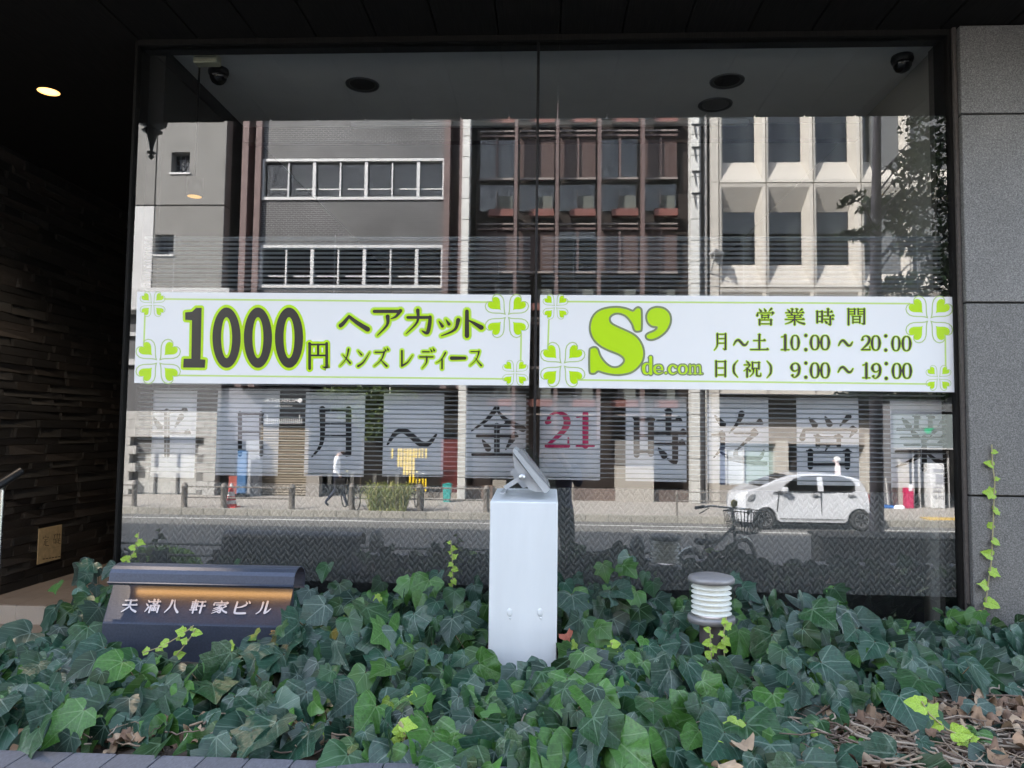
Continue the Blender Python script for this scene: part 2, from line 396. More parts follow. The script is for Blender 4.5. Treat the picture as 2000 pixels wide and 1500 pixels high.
# --- dark brick building with ribbon windows
bx0, bx1 = RY(445, 400, YF).x, RY(905, 400, YF).x
bld2 = thing('brick_building', 'dark brick building with two ribbon windows in white frames', 'building', (bx0, YF, ZO))
MB().box(bx0-1, bx1-.05, YF-8, YF-1.6, ZO, TOP).build('core', DKGAP, bld2)
for (p0, p1, dy) in ((475, 487, .0), (502, 513.5, .05), (868.5, 880, .05), (898, 911, 0)):
    xa, xb, _, _ = rect(p0, 330, p1, 330, YF)
    MB().box(xa, xb, YF-.9, YF+dy+.12, RY(600, 757, YF).z, TOP+.3).build('column', PINK, bld2)
xa, xb, _, _ = rect(487, 330, 502, 330, YF); MB().box(xa, xb, YF-1.5, YF-.75, RY(600, 757, YF).z, TOP).build('recess_panel', DRED, bld2)
xa, xb, _, _ = rect(880, 330, 898, 330, YF); MB().box(xa, xb, YF-1.5, YF-.55, RY(600, 757, YF).z, TOP).build('recess_panel', DRED, bld2)
wx0, wx1, _, _ = rect(513.5, 330, 868.5, 330, YF); wx0 += .004; wx1 -= .004
zw = [(RY(690, 310, YF).z, RY(690, 391, YF).z), (RY(690, 479, YF).z, RY(690, 563, YF).z)]
zlow = RY(600, 748, YF).z
zs = [TOP, zw[0][0], zw[0][1], zw[1][0], zw[1][1], zlow+1.2]
for i in (0, 2, 4): MB().box(wx0, wx1, YF-.5, YF, zs[i+1], zs[i]).build('brick_wall', BRICK, bld2)
MB().box(wx0, wx1, YF-1.5, YF-.6, zlow, zlow+1.2).build('fascia', DKGAP, bld2)
for wi, (zt_, zb_) in enumerate(zw):
    zt_ -= .003; zb_ += .003
    MB().box(wx0+.06, wx1-.06, YF-.16, YF-.14, zb_+.06, zt_-.06).build('window', PANE, bld2); wn = bld2.children[-1]
    f = MB(); f.box(wx0, wx1, YF-.2, YF+.04, zt_-.09, zt_); f.box(wx0, wx1, YF-.2, YF+.06, zb_, zb_+.1)
    f.box(wx0, wx0+.06, YF-.2, YF+.035, zb_+.1, zt_-.09); f.box(wx1-.06, wx1, YF-.2, YF+.035, zb_+.1, zt_-.09); f.build('window_frame', ALW, wn)
    n = 7
    for k in range(1, n):
        xx = wx0+(wx1-wx0)*k/n; hw = .055 if k % 2 == 0 else .025
        MB().box(xx-hw, xx+hw, YF-.13, YF-.02+(.02 if k % 2 == 0 else 0), zb_+.1, zt_-.09).build('mullion', ALW, wn)
    for k in range(n):
        xa = wx0+(wx1-wx0)*k/n+.06+(.18 if k < 2 or k in (3, 5) else 0); xb = wx0+(wx1-wx0)*(k+1)/n-.06; zz = zb_+(zt_-zb_)*.29
        MB().box(xa, xb, YF-.125, YF-.1, zz-.022, zz+.022).build('transom', ALW, wn)
    for k in range(n):
        xa = wx0+(wx1-wx0)*(k+.25)/n; xb = wx0+(wx1-wx0)*(k+.95)/n
        MB().box(xa, xb, YF-.5, YF-.47, zb_+.1, zt_-.35-U(0, .2)).build('curtain', ROOMR if wi else mat('room_grey', (.12, .11, .10), .9), wn)
    MB().box(wx0, wx1, YF-1.2, YF-1.1, zb_, zt_).build('room', ROOM, wn)
# ground floor of the brick building
z0g = ZO
def gfbox(name, px0, py0, px1, py1, dy, dep, m, parent):
    x0, x1, za, zb = rect(px0, py0, px1, py1, YF+dy); return MB().box(x0, x1, YF+dy-dep, YF+dy, za, zb).build(name, m, parent)
SHUT = mat('tan_shutter', (.30, .26, .205), .6, 0, var=.06)
sx0, sx1, sz0, sz1 = rect(510, 832, 600, 983, YF-.35)
sh = MB()
k = 0; z = ZO+.01
while z < sz1:
    sh.add([(sx0, YF-.36, z), (sx1, YF-.36, z), (sx1, YF-.30, z+.04), (sx0, YF-.30, z+.04), (sx1, YF-.36, z+.085), (sx0, YF-.36, z+.085)], [(0, 1, 2, 3), (3, 2, 4, 5)]); z += .085
sh.build('shutter', SHUT, bld2)
gfbox('shop_fascia', 512, 757, 603, 831, -.2, .3, mat('black_fascia', (.018, .02, .024), .4), bld2)
gfbox('pier', 598, 930, 622, 985, -.1, .4, mat('pier_grey', (.28, .26, .24), .8), bld2)
gfbox('pillar', 481, 860, 504, 985, .02, .3, mat('pillar_grey', (.30, .31, .33), .7), bld2)
gfbox('wall', 424, 757, 512, 862, -.45, .3, mat('wall_midgrey', (.13, .13, .15), .7, var=.1), bld2)
gfbox('grille', 424, 928, 462, 985, -.42, .1, mat('mesh_dark', (.05, .05, .05), .6), bld2)
gfbox('red_panel', 447, 930, 462, 985, -.3, .1, mat('faded_red', (.38, .10, .08), .7), bld2)
gfbox('red_wall', 862, 858, 900, 962, -.9, .2, mat('shop_red', (.10, .012, .012), .6), bld2)
gfbox('low_wall', 826, 962, 900, 985, -.5, .2, mat('lowwall', (.25, .22, .19), .8), bld2)
for k in range(4): gfbox('door_post', 640+k*44, 925, 646+k*44, 985, -.8, .1, mat('door_grey', (.10, .10, .095), .6), bld2)

# --- brown glazed building
B3X0, B3X1 = RY(922, 400, YF).x, RY(1346, 400, YF).x
bld3 = thing('brown_glass_building', 'brown office building with thin pink mullions between two white pillars', 'building', (B3X0, YF, ZO))
BRN = mat('brown_mullion', (.105, .07, .066), .6, 0, var=.1); SPAN = mat('red_brown_spandrel', (.15, .055, .045), .6, 0, var=.1)
PALEB = mat('pale_transom', (.22, .19, .18), .6)
DKBR = mat('dark_brown_panel', (.050, .026, .022), .55, 0, var=.15)
DKGN = mat('dark_green_glass', (.028, .034, .031), .4)
zlow3 = RY(1130, 860, YF).z
MB().box(B3X0, B3X1+.5, YF-9, YF-1.3, ZO, TOP).build('core', mat('brown_core', (.020, .014, .012), .9), bld3)
pmx = [1007, 1088.5, 1172.5, 1258.5]
mxs = [RY(p, 330, YF).x for p in pmx]; pit = mxs[1]-mxs[0]
mxs = [mxs[0]-pit]+mxs+[mxs[3]+pit-.05]
for i, xx in enumerate(mxs):
    if i == 0 or i == 5: continue
    MB().box(xx-.055, xx+.055, YF-.75, YF-.3, zlow3, TOP).build('mullion', BRN, bld3)
stor = RY(1130, 330, YF).z-RY(1130, 520, YF).z
def z3(py): return RY(1130, py, YF).z
for s_ in range(-2, 3):
    dz = -s_*stor
    for i in range(5):
        xa = max(mxs[i]+.1, B3X0+.02); xb = min(mxs[i+1]-.1, B3X1-.02); xm = (mxs[i]+mxs[i+1])/2
        if z3(407)+dz < zlow3 or z3(243)+dz > TOP: continue
        MB().box(xa, xb, YF-1.1, YF-1.05, z3(330)+dz, z3(246)+dz).build('tinted_pane', [PANE, DKBR][(i+s_) % 3 > 0], bld3)
        MB().box(xm-.045, xm+.045, YF-1.04, YF-.95, z3(330)+dz, z3(246)+dz).build('mullion_strip', BRN, bld3)
        MB().box(xa, xb, YF-1.0, YF-.9, z3(333)+dz, z3(329)+dz).build('transom', PALEB, bld3)
        MB().box(xa, xb, YF-1.0, YF-.9, z3(246)+dz, z3(242)+dz).build('transom', BRN, bld3)
        MB().box(xa, xb, YF-1.28, YF-1.2, z3(392)+dz, z3(335)+dz).build('vision_pane', PANE, bld3)
        MB().box(xa+.6, xb-.05, YF-1.19, YF-1.16, z3(391)+dz, z3(362)+dz).build('office_blind', mat('blind_green_grey', (.10, .11, .10), .8), bld3)
        MB().box(xm-.02, xm+.02, YF-1.18, YF-1.10, z3(391)+dz, z3(350)+dz).build('mullion_strip', PALEB, bld3)
        MB().box(xa+.35, xb, YF-1.1, YF-.85, z3(407)+dz, z3(393)+dz).build('spandrel', SPAN, bld3)
        MB().box(xa, xb, YF-1.0, YF-.92, z3(424)+dz, z3(421)+dz).build('transom', PALEB, bld3)
# ground floor of it
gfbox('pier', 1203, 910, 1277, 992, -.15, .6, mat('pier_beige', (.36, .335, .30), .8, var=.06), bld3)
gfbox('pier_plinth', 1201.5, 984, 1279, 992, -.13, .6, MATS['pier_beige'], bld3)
gfbox('pier_top', 1203, 860, 1277, 909.5, -.17, .5, mat('pier_beige_shaded', (.16, .15, .14), .8), bld3)  # canopy shade on the upper pier, painted as a darker copy of the beige
LB = brick_mat('brown_brick', (.15, .10, .08), (.19, .13, .10), (.10, .08, .07), .24, .08, .008, .8)
gfbox('brick_base', 908, 948, 962, 990, -.35, .3, LB, bld3); gfbox('brick_base', 1120, 955, 1203, 992, -.35, .3, LB, bld3)
gfbox('brick_base', 1277, 958, 1346, 994, -.35, .3, LB, bld3)
gfbox('plinth_stone', 962, 938, 1120, 990, -.5, .3, mat('plinth_beige', (.27, .25, .22), .8), bld3)
for p0, p1, pt, pb in ((893, 908, 0, 0), (1345, 1362, 0, 0)):
    pil = thing('white_pillar', 'white tiled pillar right of the dark brick front' if p0 < 1000 else 'white tiled pillar carrying black brackets beside the concrete building', 'pillar', (RY(p0, 980, YF).x, YF, ZO))
    xa, xb, _, _ = rect(p0+8 if p0 < 1000 else p0+3, 500, p1+8 if p0 < 1000 else p1+3, 500, YF)
    if p0 > 1000: XP = (xa, xb)
    z = ZO; pmm = chbox_mesh('pillar_tile', WHT, .03)
    while z < TOP:
        inst(pmm, 'pillar_tile', pil, ((xa+xb)/2, YF-.1, z+.355), (xb-xa, .5, .70)); z += .712
    if p0 > 1000:
        for py in (243, 288, 335, 378):
            a = RY(1357, py, YF+.15)
            bk = MB(); bk.box(a.x-.1, a.x+.2, YF+.155, YF+.2, a.z-.02, a.z+.02); bk.tube([(a.x, YF+.18, a.z), (a.x-.02, YF+.22, a.z-.14), (a.x+.03, YF+.2, a.z-.45)], .018, 5); bk.build('bracket', BLACKM, pil)
PIPES = mat('pipe_grey', (.33, .32, .31), .5)
pb_ = thing('service_pipes', 'bundle of grey service pipes in the slot beside the white pillar', 'pipes', (RY(1378, 980, YF).x, YF-.1, ZO))
for i, p in enumerate((1367, 1373, 1379, 1386, 1391)):
    xx = RY(p, 500, YF-.1).x; zt_ = TOP if i % 2 == 0 else RY(p, 560+i*10, YF).z
    MB().tube([(xx, YF-.15-.04*(i % 2), ZO), (xx, YF-.15-.04*(i % 2), zt_)], .045 if i % 2 else .06, 8).build('pipe', PIPES, pb_)
MB().box(RY(1365, 500, YF).x, RY(1399, 500, YF).x, YF-1, YF-.4, ZO, TOP).build('slot_wall', mat('slot', (.07, .065, .06), .9), pb_)

# --- white precast building
mxp = [RY(p, 450, YF).x for p in (1405, 1497.5, 1590.5, 1683)]; mp = (mxp[3]-mxp[0])/3; X40 = mxp[0]
zs4 = RY(1540, 357, YF).z; st4 = RY(1540, 357, YF).z-RY(1540, 562, YF).z
bld4 = thing('precast_building', 'cream precast concrete building with deep splayed windows behind the parked car', 'building', (X40, YF, ZO))
z4b = RY(1540, 827, YF).z
def z4(py): return RY(1540, py, YF).z
ow = (.05, mp-.09); oz = (z4(555)-z4(562), z4(365)-z4(562)); iw = (.17*mp/1.55, mp-.26); iz = (z4(512)-z4(562), z4(407)-z4(562))
iw = (mp*(1418-1405)/92.7, mp*(1482-1405)/92.7); ow = (mp*(1410-1405)/92.7, mp*(1490.5-1405)/92.7)
dp = .46
def frame4(z0p, z1p, H, hasw=True):
    b = MB(); g2 = .016
    A = [(g2, g2), (mp-g2, g2), (mp-g2, H-g2), (g2, H-g2)]
    B = [(ow[0], z0p[0]), (ow[1], z0p[0]), (ow[1], z0p[1]), (ow[0], z0p[1])]
    C_ = [(iw[0], z1p[0]), (iw[1], z1p[0]), (iw[1], z1p[1]), (iw[0], z1p[1])]
    vs = [(x, 0, z) for x, z in A]+[(x, -.02, z) for x, z in B]+[(x, -dp, z) for x, z in C_]+[(x, -.3, z) for x, z in A]
    fs = []
    for i in range(4):
        j = (i+1) % 4; fs += [(i, j, 4+j, 4+i), (4+i, 4+j, 8+j, 8+i), (i, j, 12+j, 12+i)]
    b.add(vs, fs); return b
fm = frame4(oz, iz, st4); o_ = fm.build('facade_panel', PREC); FM = o_.data; bpy.data.objects.remove(o_)
pm = MB().box(iw[0], iw[1], -dp-.03, -dp-.01, iz[0], iz[1]); o_ = pm.build('window_pane', PANE); PM = o_.data; bpy.data.objects.remove(o_)
bm_ = MB().box(iw[1]-.38, iw[1]-.02, -dp-.35, -dp-.33, iz[0], iz[1]); o_ = bm_.build('curtain', BLINDC); BM = o_.data; bpy.data.objects.remove(o_)
for r_ in range(-1, 5):
    zb_ = zs4-st4*(1-r_)
    if zb_ > TOP-1: break
    for c_ in range(0, 5):
        pn = inst(FM, 'facade_panel', bld4, (X40+c_*mp, YF, zb_)); ORG[pn.name] = Vector((X40+c_*mp, YF, zb_))
        inst(PM, 'window_pane', pn, (X40+c_*mp, YF, zb_)); cu = inst(BM, 'curtain', pn, (X40+c_*mp, YF, zb_))
MB().box(X40-.02, X40+5*mp, YF-.9, YF-.8, ZO, TOP).build('core', ROOM, bld4)
x9 = RY(1381, 500, YF).x
zz = ZO
for k in range(9):
    z_a = z4(768)+(k-1)*st4-.001 if k else ZO; z_b = z4(768)+k*st4-.02
    if z_a < TOP: MB().box(x9+.15, X40-.02, YF-.3, YF-.002, z_a, z_b).build('edge_panel', PREC, bld4)
GF4 = mat('ground_floor_stone', (.30, .275, .25), .75, 0, var=.08)
xs = [RY(p, 950, YF).x for p in (1399, 1516, 1540, 1700)]
zsT = RY(1450, 866, YF).z; zsB = RY(1450, 948, YF).z; ztp = z4(768)-st4*.29
zfl = z4(768)-st4
MB().box(X40, X40+5*mp, YF-.5, YF-.02, zsT, zsT+.55).build('ground_wall', GF4, bld4)
MB().box(X40-.3, xs[1], YF-.5, YF-.02, ZO, zsB).build('ground_wall', GF4, bld4)
MB().box(xs[1], xs[2], YF-.5, YF+.03, ZO, zsT+.12).build('ground_pier', PREC, bld4)
MB().box(xs[3]-.15, xs[3]+1.2, YF-.5, YF+.03, ZO, zsT+.35).build('ground_pier', PREC, bld4)
MB().box(xs[2], xs[3]-.15, YF-.6, YF-.5, ZO, zsT).build('entrance_glass', PANE, bld4)
MB().box(xs[0], xs[1], YF-.3, YF-.28, zsB, zsT).build('shop_pane', mat('shop_window_green', (.30, .38, .36), .2), bld4)
for p0, p1, cc in ((1392, 1421, (.20, .26, .44)), (1424, 1455, (.5, .53, .55))):
    xa, xb, _, _ = rect(p0, 900, p1, 900, YF); MB().box(xa, xb, YF-.27, YF-.25, zsB, zsT-.02).build('poster', mat('poster_%d' % p0, cc, .4), bld4)
for p in (1421.5, 1455.5, 1516): xx = RY(p, 900, YF).x; MB().box(xx-.025, xx+.025, YF-.27, YF-.2, zsB, zsT).build('window_frame', ALW, bld4)
a = RY(1385, 499, YF)
al = thing('wall_bracket', 'white triangular bracket sticking out of the cream facade', 'bracket', (a.x, YF, a.z))
MB().add([(a.x, YF, a.z+.06), (a.x+.0, YF+.95, a.z), (a.x+.5, YF, a.z+.1), (a.x, YF, a.z), (a.x, YF+.95, a.z-.05), (a.x+.5, YF, a.z+.03)], [(0, 1, 2), (3, 5, 4), (0, 3, 4, 1), (1, 4, 5, 2), (0, 2, 5, 3)]).build('plate', ALW, al)
MB().tube([(a.x+.05, YF, a.z-.6), (a.x+.05, YF+.8, a.z-.05)], .025, 6).build('strut', ALW, al)
# --- convenience shop at the far right
B5 = YF+.35
xq0 = RY(1728, 900, B5).x; xq1 = xq0+9
bld5 = thing('convenience_shop', 'small shop with a green and white sign beyond the parked car', 'shop', (xq0, B5, ZO))
zz5 = RY(1800, 830, B5).z
MB().box(xq0, xq1, B5-6, B5-.6, zz5+.45, TOP-3).build('upper_wall', mat('shop_upper', (.10, .105, .11), .8, var=.1), bld5)
MB().box(xq0, xq1, B5-6, B5-3, ZO, zz5+.45).build('back_wall', mat('shop_back', (.20, .20, .205), .8), bld5)
MB().box(xq0, xq0+.22, B5-3, B5, ZO, zz5+.6).build('side_wall', mat('shop_side', (.16, .16, .17), .8), bld5)
MB().box(xq0+.25, xq1, B5-.7, B5-.1, RY(1800, 874, B5).z, zz5+.35).build('sign_box', mat('sign_pale', (.17, .20, .20), .5), bld5)
xa, xb, za, zb = rect(1808, 836, 1826, 848, B5); MB().prism([(xa, zb), (xb, zb), ((xa*.6+xb*.4), za), (xa, za+.08)], B5-.095, B5-.07).build('green_emblem', mat('emblem_green', (.02, .42, .18), .4), bld5)
MB().box(xq0+.25, xq1, B5-.6, B5+.12, RY(1800, 877, B5).z, RY(1800, 874.5, B5).z).build('awning_edge', ALW, bld5)
def prop(name, label, cat, px0, py0, px1, py1, y, dep, m, parts=()):
    x0, x1, za, zb = rect(px0, py0, px1, py1, y); t = thing(name, label, cat, ((x0+x1)/2, y, ZO))
    MB().cbox(x0, x1, y-dep, y, ZO, zb, .02).build('body', m, t); return t, x0, x1, za, zb
vm, xa, xb, za, zb = prop('photo_machine', 'tall white machine lettered DNP standing at the shop front', 'machine', 1817, 905, 1847, 1001, B5+.05, .5, mat('machine_white', (.62, .63, .64), .4))
for k, (q0, q1, w0, w1) in enumerate(((916, 922, .2, .9), (926, 946, .35, .95), (950, 953, .2, .8), (957, 961, .15, .7))):
    z0_, z1_ = RY(1830, q1, B5).z, RY(1830, q0, B5).z
    MB().box(xa+(xb-xa)*w0, xa+(xb-xa)*w1, B5+.051, B5+.058, z0_, z1_).build('panel_print', mat('print_grey', (.32, .33, .36), .5), vm)
rm, xa2, xb2, _, _ = prop('crimson_stand', 'crimson and white pamphlet stand outside the shop', 'stand', 1771, 953, 1786, 1000, B5+.2, .3, mat('crimson', (.50, .02, .10), .5))
MB().box(xa2+.06, xb2-.05, B5+.201, B5+.21, ZO+.55, ZO+.75).build('leaflet', PAPER, rm)
rb, xa3, xb3, _, _ = prop('blue_crate', 'blue plastic crate on the pavement beside the shop wall', 'crate', 1725, 987, 1748, 1005, B5+.3, .4, mat('crate_blue', (.03, .14, .42), .5))
MB().box(xa3+.03, xb3-.03, B5-.05, B5+.25, RY(1735, 987, B5+.3).z-.001, RY(1735, 987, B5+.3).z+.01).build('contents', mat('crate_in', (.02, .05, .15), .6), rb)
po = thing('broom', 'white pole leaning upright in the blue crate', 'pole', (RY(1734, 990, B5+.3).x, B5+.2, ZO))
MB().tube([RY(1735, 990, B5+.2), RY(1730, 933, B5+.2)], .025, 6).build('handle', ALW, po)
wb = MB()
for k in range(7):
    c = RY(1752+k*1.5, 992+(k % 3)*3, B5+.35); wb.lathe([(.0, -.1), (.09, -.06), (.1, .02), (.05, .09), (0, .1)], c, 7)
tag(wb.build('white_bag', PAPER), 'crumpled white plastic bag beside the blue crate', 'bag')
# upright white bars painted in as streaks of light inside the shop
for p in (1783, 1795, 1852): gfbox('light_streak', p, 880, p+4, 1000, .2, .1, ALW, bld5)

# ------------------------------------------------------------------ stroke lettering
class G: pass
def h(x1, y, x2, w=5.5, s=1): 
    L = [([(x1, y), (x2, y)], [w, w])]
    if s: L.append(([(x2-9, y-1.5), (x2-3, y-6), (x2+2, y+1)], [3, 6, 3]))
    return L
def v(x, y1, y2, w=11, hook=None):
    L = [([(x, y1), (x, y2)], [w, w]), ([(x-6, y1-1), (x+5, y1+2)], [3, 6])]
    if hook: L = [([(x, y1), (x, y2-6), (x-2, y2), hook], [w, w, w*.9, 3])]
    return L
def p(*pt, w=12): n = len(pt); return [(list(pt), [w*(1-.78*i/(n-1)) for i in range(n)])]
def n_(*pt, w=13): n = len(pt); return [(list(pt), [4+(w-4)*i/(n-1) for i in range(n)])]
def c_(*pt, w=11): return [(list(pt), [w]*len(pt))]
def d(a, b): return [([a, ((a[0]+b[0])/2, (a[1]+b[1])/2), b], [3, 9, 13])]
GL = {
 '平': h(12,14,88)+d((24,26),(36,44))+p((78,24),(66,44))+h(6,56,94)+v(50,14,98),
 '日': v(22,10,94)+v(78,10,94)+h(22,12,78,s=0)+h(22,48,78,s=0)+h(22,86,78,s=0),
 '月': p((28,8),(28,60),(22,80),(8,96))+v(78,8,92,hook=(64,88))+h(28,10,78,s=0)+h(28,34,78,s=0)+h(28,58,78,s=0),
 '～': [([(4,60),(18,34),(34,26),(50,40),(66,58),(82,58),(96,36)],[6,14,18,18,18,14,6])],
 '金': p((50,2),(30,26),(4,46),w=11)+n_((50,6),(68,26),(97,42))+h(28,36,72)+h(14,56,86)+v(50,36,90)+d((24,64),(34,80))+p((78,62),(66,82))+h(6,92,94),
 '時': v(10,18,82)+v(36,18,80)+h(10,20,36,s=0)+h(10,48,36,s=0)+h(10,76,36,s=0)+h(48,22,90)+v(68,4,44)+h(42,44,98)+h(42,63,96)+v(80,46,94,hook=(66,89))+d((50,70),(60,83)),
 '迄': p((54,2),(48,18),(32,38))+h(46,20,90)+h(42,38,80)+p((80,38),(60,56),(44,72),w=10)+[([(44,72),(44,82),(58,86),(86,85),(94,70)],[8,10,10,9,3])]+d((6,6),(20,22))+h(2,42,22)+c_((20,42),(20,66),w=9)+p((20,66),(4,84),w=9)+n_((14,72),(40,88),(96,95),w=11),
 '営': d((18,2),(27,16))+d((44,0),(51,14))+p((82,0),(68,18))+d((10,24),(7,42))+h(10,26,92)+p((92,26),(84,40))+v(32,38,58,w=9)+v(66,38,58,w=9)+h(32,41,66,s=0)+h(32,54,66,s=0)+p((50,54),(44,68),w=8)+v(20,68,99)+v(80,68,99)+h(20,70,80,s=0)+h(20,94,80,s=0),
 '業': v(38,2,24,w=9)+v(60,2,24,w=9)+d((16,6),(26,20))+p((84,5),(72,20))+h(8,26,92)+d((30,28),(37,38))+p((68,28),(60,39),w=8)+h(14,42,86)+h(20,54,80)+h(6,67,94)+v(50,42,99)+p((46,68),(30,84),(6,95))+n_((54,68),(70,84),(95,94)),
 '円': v(14,10,98,w=12)+v(86,10,94,w=12,hook=(68,92))+h(14,14,86,s=0,w=8)+v(50,14,50,w=10)+h(14,52,86,s=0,w=8),
 '間': v(12,6,98)+h(12,8,42,s=0)+h(12,22,42,s=0)+h(12,36,42,s=0)+v(42,6,38,w=9)+v(60,6,38,w=9)+h(60,8,90,s=0)+h(60,22,90,s=0)+h(60,36,90,s=0)+v(90,6,94,hook=(78,92))+v(34,48,88,w=8)+v(68,48,88,w=8)+h(34,50,68,s=0)+h(34,67,68,s=0)+h(34,84,68,s=0),
 '土': h(20,40,80)+v(50,4,92)+h(4,93,96,w=7),
 '祝': d((18,2),(28,14))+h(6,26,38)+p((38,26),(24,46),(4,62),w=9)+v(22,46,98)+d((28,50),(38,62))+v(52,10,50,w=10)+v(88,10,50,w=10)+h(52,12,88,s=0)+h(52,46,88,s=0)+p((58,50),(56,74),(38,96))+[([(76,50),(76,86),(82,93),(97,92),(99,76)],[10,10,9,8,3])],
 '天': h(14,14,86,w=8)+h(6,46,94,w=8)+p((50,14),(46,60),(8,96),w=14)+n_((50,48),(66,76),(96,94),w=15),
 '満': d((8,6),(20,18))+d((2,32),(14,44))+p((24,58),(6,94),w=10)+h(30,18,98,w=7)+v(52,2,34)+v(78,2,34)+h(52,34,78,s=0)+v(38,46,98)+v(94,46,96)+h(38,48,94,s=0)+v(65,36,84,w=9)+c_((52,62),(52,84),w=7)+c_((78,62),(78,84),w=7)+h(52,83,78,s=0),
 '八': p((38,10),(32,56),(4,96),w=15)+n_((56,6),(68,56),(98,94),w=16),
 '軒': h(4,14,48)+v(26,0,99,w=10)+v(10,26,62,w=9)+v(42,26,62,w=9)+h(10,29,42,s=0)+h(10,45,42,s=0)+h(10,60,42,s=0)+h(2,76,50)+h(56,14,96,w=7)+h(52,46,99,w=7)+v(76,14,99,w=12),
 '家': d((48,-2),(52,11))+d((10,14),(8,30))+h(10,16,90,w=7)+p((91,16),(84,29))+h(22,32,78,w=7)+p((54,34),(38,50),(12,60),w=10)+[([(42,44),(58,66),(56,90),(42,88)],[5,11,11,4])]+p((50,57),(10,78),w=9)+p((54,72),(8,97),w=9)+p((86,42),(64,58),w=10)+n_((58,50),(74,76),(97,90),w=14),
 'ビ': [([(20,6),(20,74),(30,88),(86,88)],[12,12,12,12])]+p((76,28),(50,42),(20,48),w=12)+d((72,2),(80,16))+d((88,-2),(96,12)),
 'ル': p((32,12),(32,50),(24,76),(4,94),w=13)+[([(62,6),(62,88)],[13,13])]+p((62,88),(80,78),(98,56),w=13),
 'ヘ': [([(4,66),(14,56),(33,30)],[16,15,11]), ([(33,30),(60,54),(96,80)],[12,16,20])],
 'ア': h(8,14,86,w=12,s=0)+p((90,12),(76,32),(60,40),w=14)+p((50,32),(48,62),(18,98),w=15),
 'カ': h(10,32,86,w=12,s=0)+[([(86,30),(84,60),(76,92),(58,84)],[13,15,15,4])]+p((44,4),(42,50),(4,96),w=15),
 'ッ': d((14,40),(28,60))+d((42,34),(54,52))+p((90,36),(76,74),(24,98),w=17),
 'ト': [([(30,4),(30,98)],[18,22])]+n_((32,36),(60,48),(98,66),w=24),
 'メ': p((72,4),(54,54),(6,96),w=15)+n_((26,34),(50,52),(84,80),w=15),
 'ン': d((10,16),(36,36))+[([(12,92),(50,72),(94,24)],[18,12,4])],
 'ズ': h(14,22,68,w=10,s=0)+p((72,20),(54,60),(8,94),w=14)+n_((46,58),(66,76),(88,94),w=14)+d((74,2),(82,14))+d((90,-2),(97,10)),
 'レ': [([(22,4),(22,94)],[13,13])]+[([(22,92),(60,72),(96,30)],[16,10,3])],
 'デ': h(22,16,64,w=9,s=0)+h(4,42,88,w=10,s=0)+p((48,42),(46,70),(20,98),w=14)+d((72,2),(80,14))+d((88,-2),(96,10)),
 'ィ': p((84,4),(50,44),(8,64),w=15)+[([(56,38),(56,98)],[14,14])],
 'ー': [([(4,50),(96,50)],[36,30])],
 'ス': h(12,16,74,w=10,s=0)+p((76,14),(56,58),(4,96),w=14)+n_((48,54),(70,76),(94,96),w=15),
 '定': d((48,0),(52,12))+d((10,14),(8,28))+h(10,16,90)+p((90,16),(84,28))+h(26,36,76)+v(50,36,88)+h(50,60,78)+p((30,52),(24,76),(4,96))+n_((20,74),(44,92),(97,94)),
 '礎': h(2,14,36)+p((20,14),(16,40),(0,60))+v(10,52,92,w=8)+v(32,52,92,w=8)+h(10,54,32,s=0)+h(10,88,32,s=0)+h(42,14,68)+v(55,2,40,w=8)+h(72,14,98)+v(85,2,40,w=8)+h(42,50,96)+v(70,50,90,w=8)+h(70,68,92)+p((52,60),(38,96),w=8)+n_((46,80),(97,96),w=10),
 '0': [([(50,3),(76,14),(86,50),(76,86),(50,97),(24,86),(14,50),(24,14),(50,3)],[7,15,25,15,7,15,25,15,7])],
 '1': [([(54,4),(54,96)],[24,24]),([(20,14),(50,10)],[7,7]),([(18,96),(88,96)],[8,8])],
 '2': [([(18,28),(24,12),(48,4),(72,12),(80,30),(66,54),(14,92)],[15,9,8,18,24,18,8]),([(14,30),(22,28)],[14,14]),([(12,93),(84,93)],[12,12]),([(84,72),(84,92)],[6,8])],
 '9': [([(50,4),(24,14),(16,34),(28,52),(50,56),(74,46)],[7,15,24,14,7,7]),([(50,4),(74,14),(84,40),(76,76),(44,97),(22,88)],[7,15,24,20,7,10]),([(20,84),(28,82)],[14,14])],
 ':': [([(50,24),(50,24.5)],[22,22]),([(50,82),(50,82.5)],[22,22])],
 '(': [([(80,0),(30,26),(22,50),(30,74),(80,100)],[5,26,30,26,5])],
 ')': [([(20,0),(70,26),(78,50),(70,74),(20,100)],[5,26,30,26,5])],
 'd': [([(72,2),(72,96)],[22,22]),([(60,4),(72,3)],[5,6]),([(72,95),(84,95)],[6,5]),([(66,44),(42,38),(22,50),(18,70),(26,90),(48,97),(66,86)],[6,10,22,24,20,9,6])],
 'e': [([(16,52),(82,50)],[9,9]),([(82,50),(74,16),(50,4),(24,18),(14,50),(26,84),(54,97),(84,82)],[22,18,8,20,28,22,10,8])],
 'c': [([(80,24),(54,4),(26,18),(14,50),(26,84),(54,97),(84,82)],[26,9,20,28,22,10,8])],
 'o': [([(50,3),(76,14),(88,50),(76,86),(50,97),(24,86),(12,50),(24,14),(50,3)],[8,17,27,17,8,17,27,17,8])],
 'm': [([(16,6),(16,96)],[15,15]),([(4,96),(28,96)],[7,7]),([(20,20),(36,8),(46,20),(48,96)],[6,9,14,14]),([(38,96),(60,96)],[7,7]),([(52,20),(68,8),(78,20),(80,96)],[6,9,14,14]),([(70,96),(94,96)],[7,7])],
}
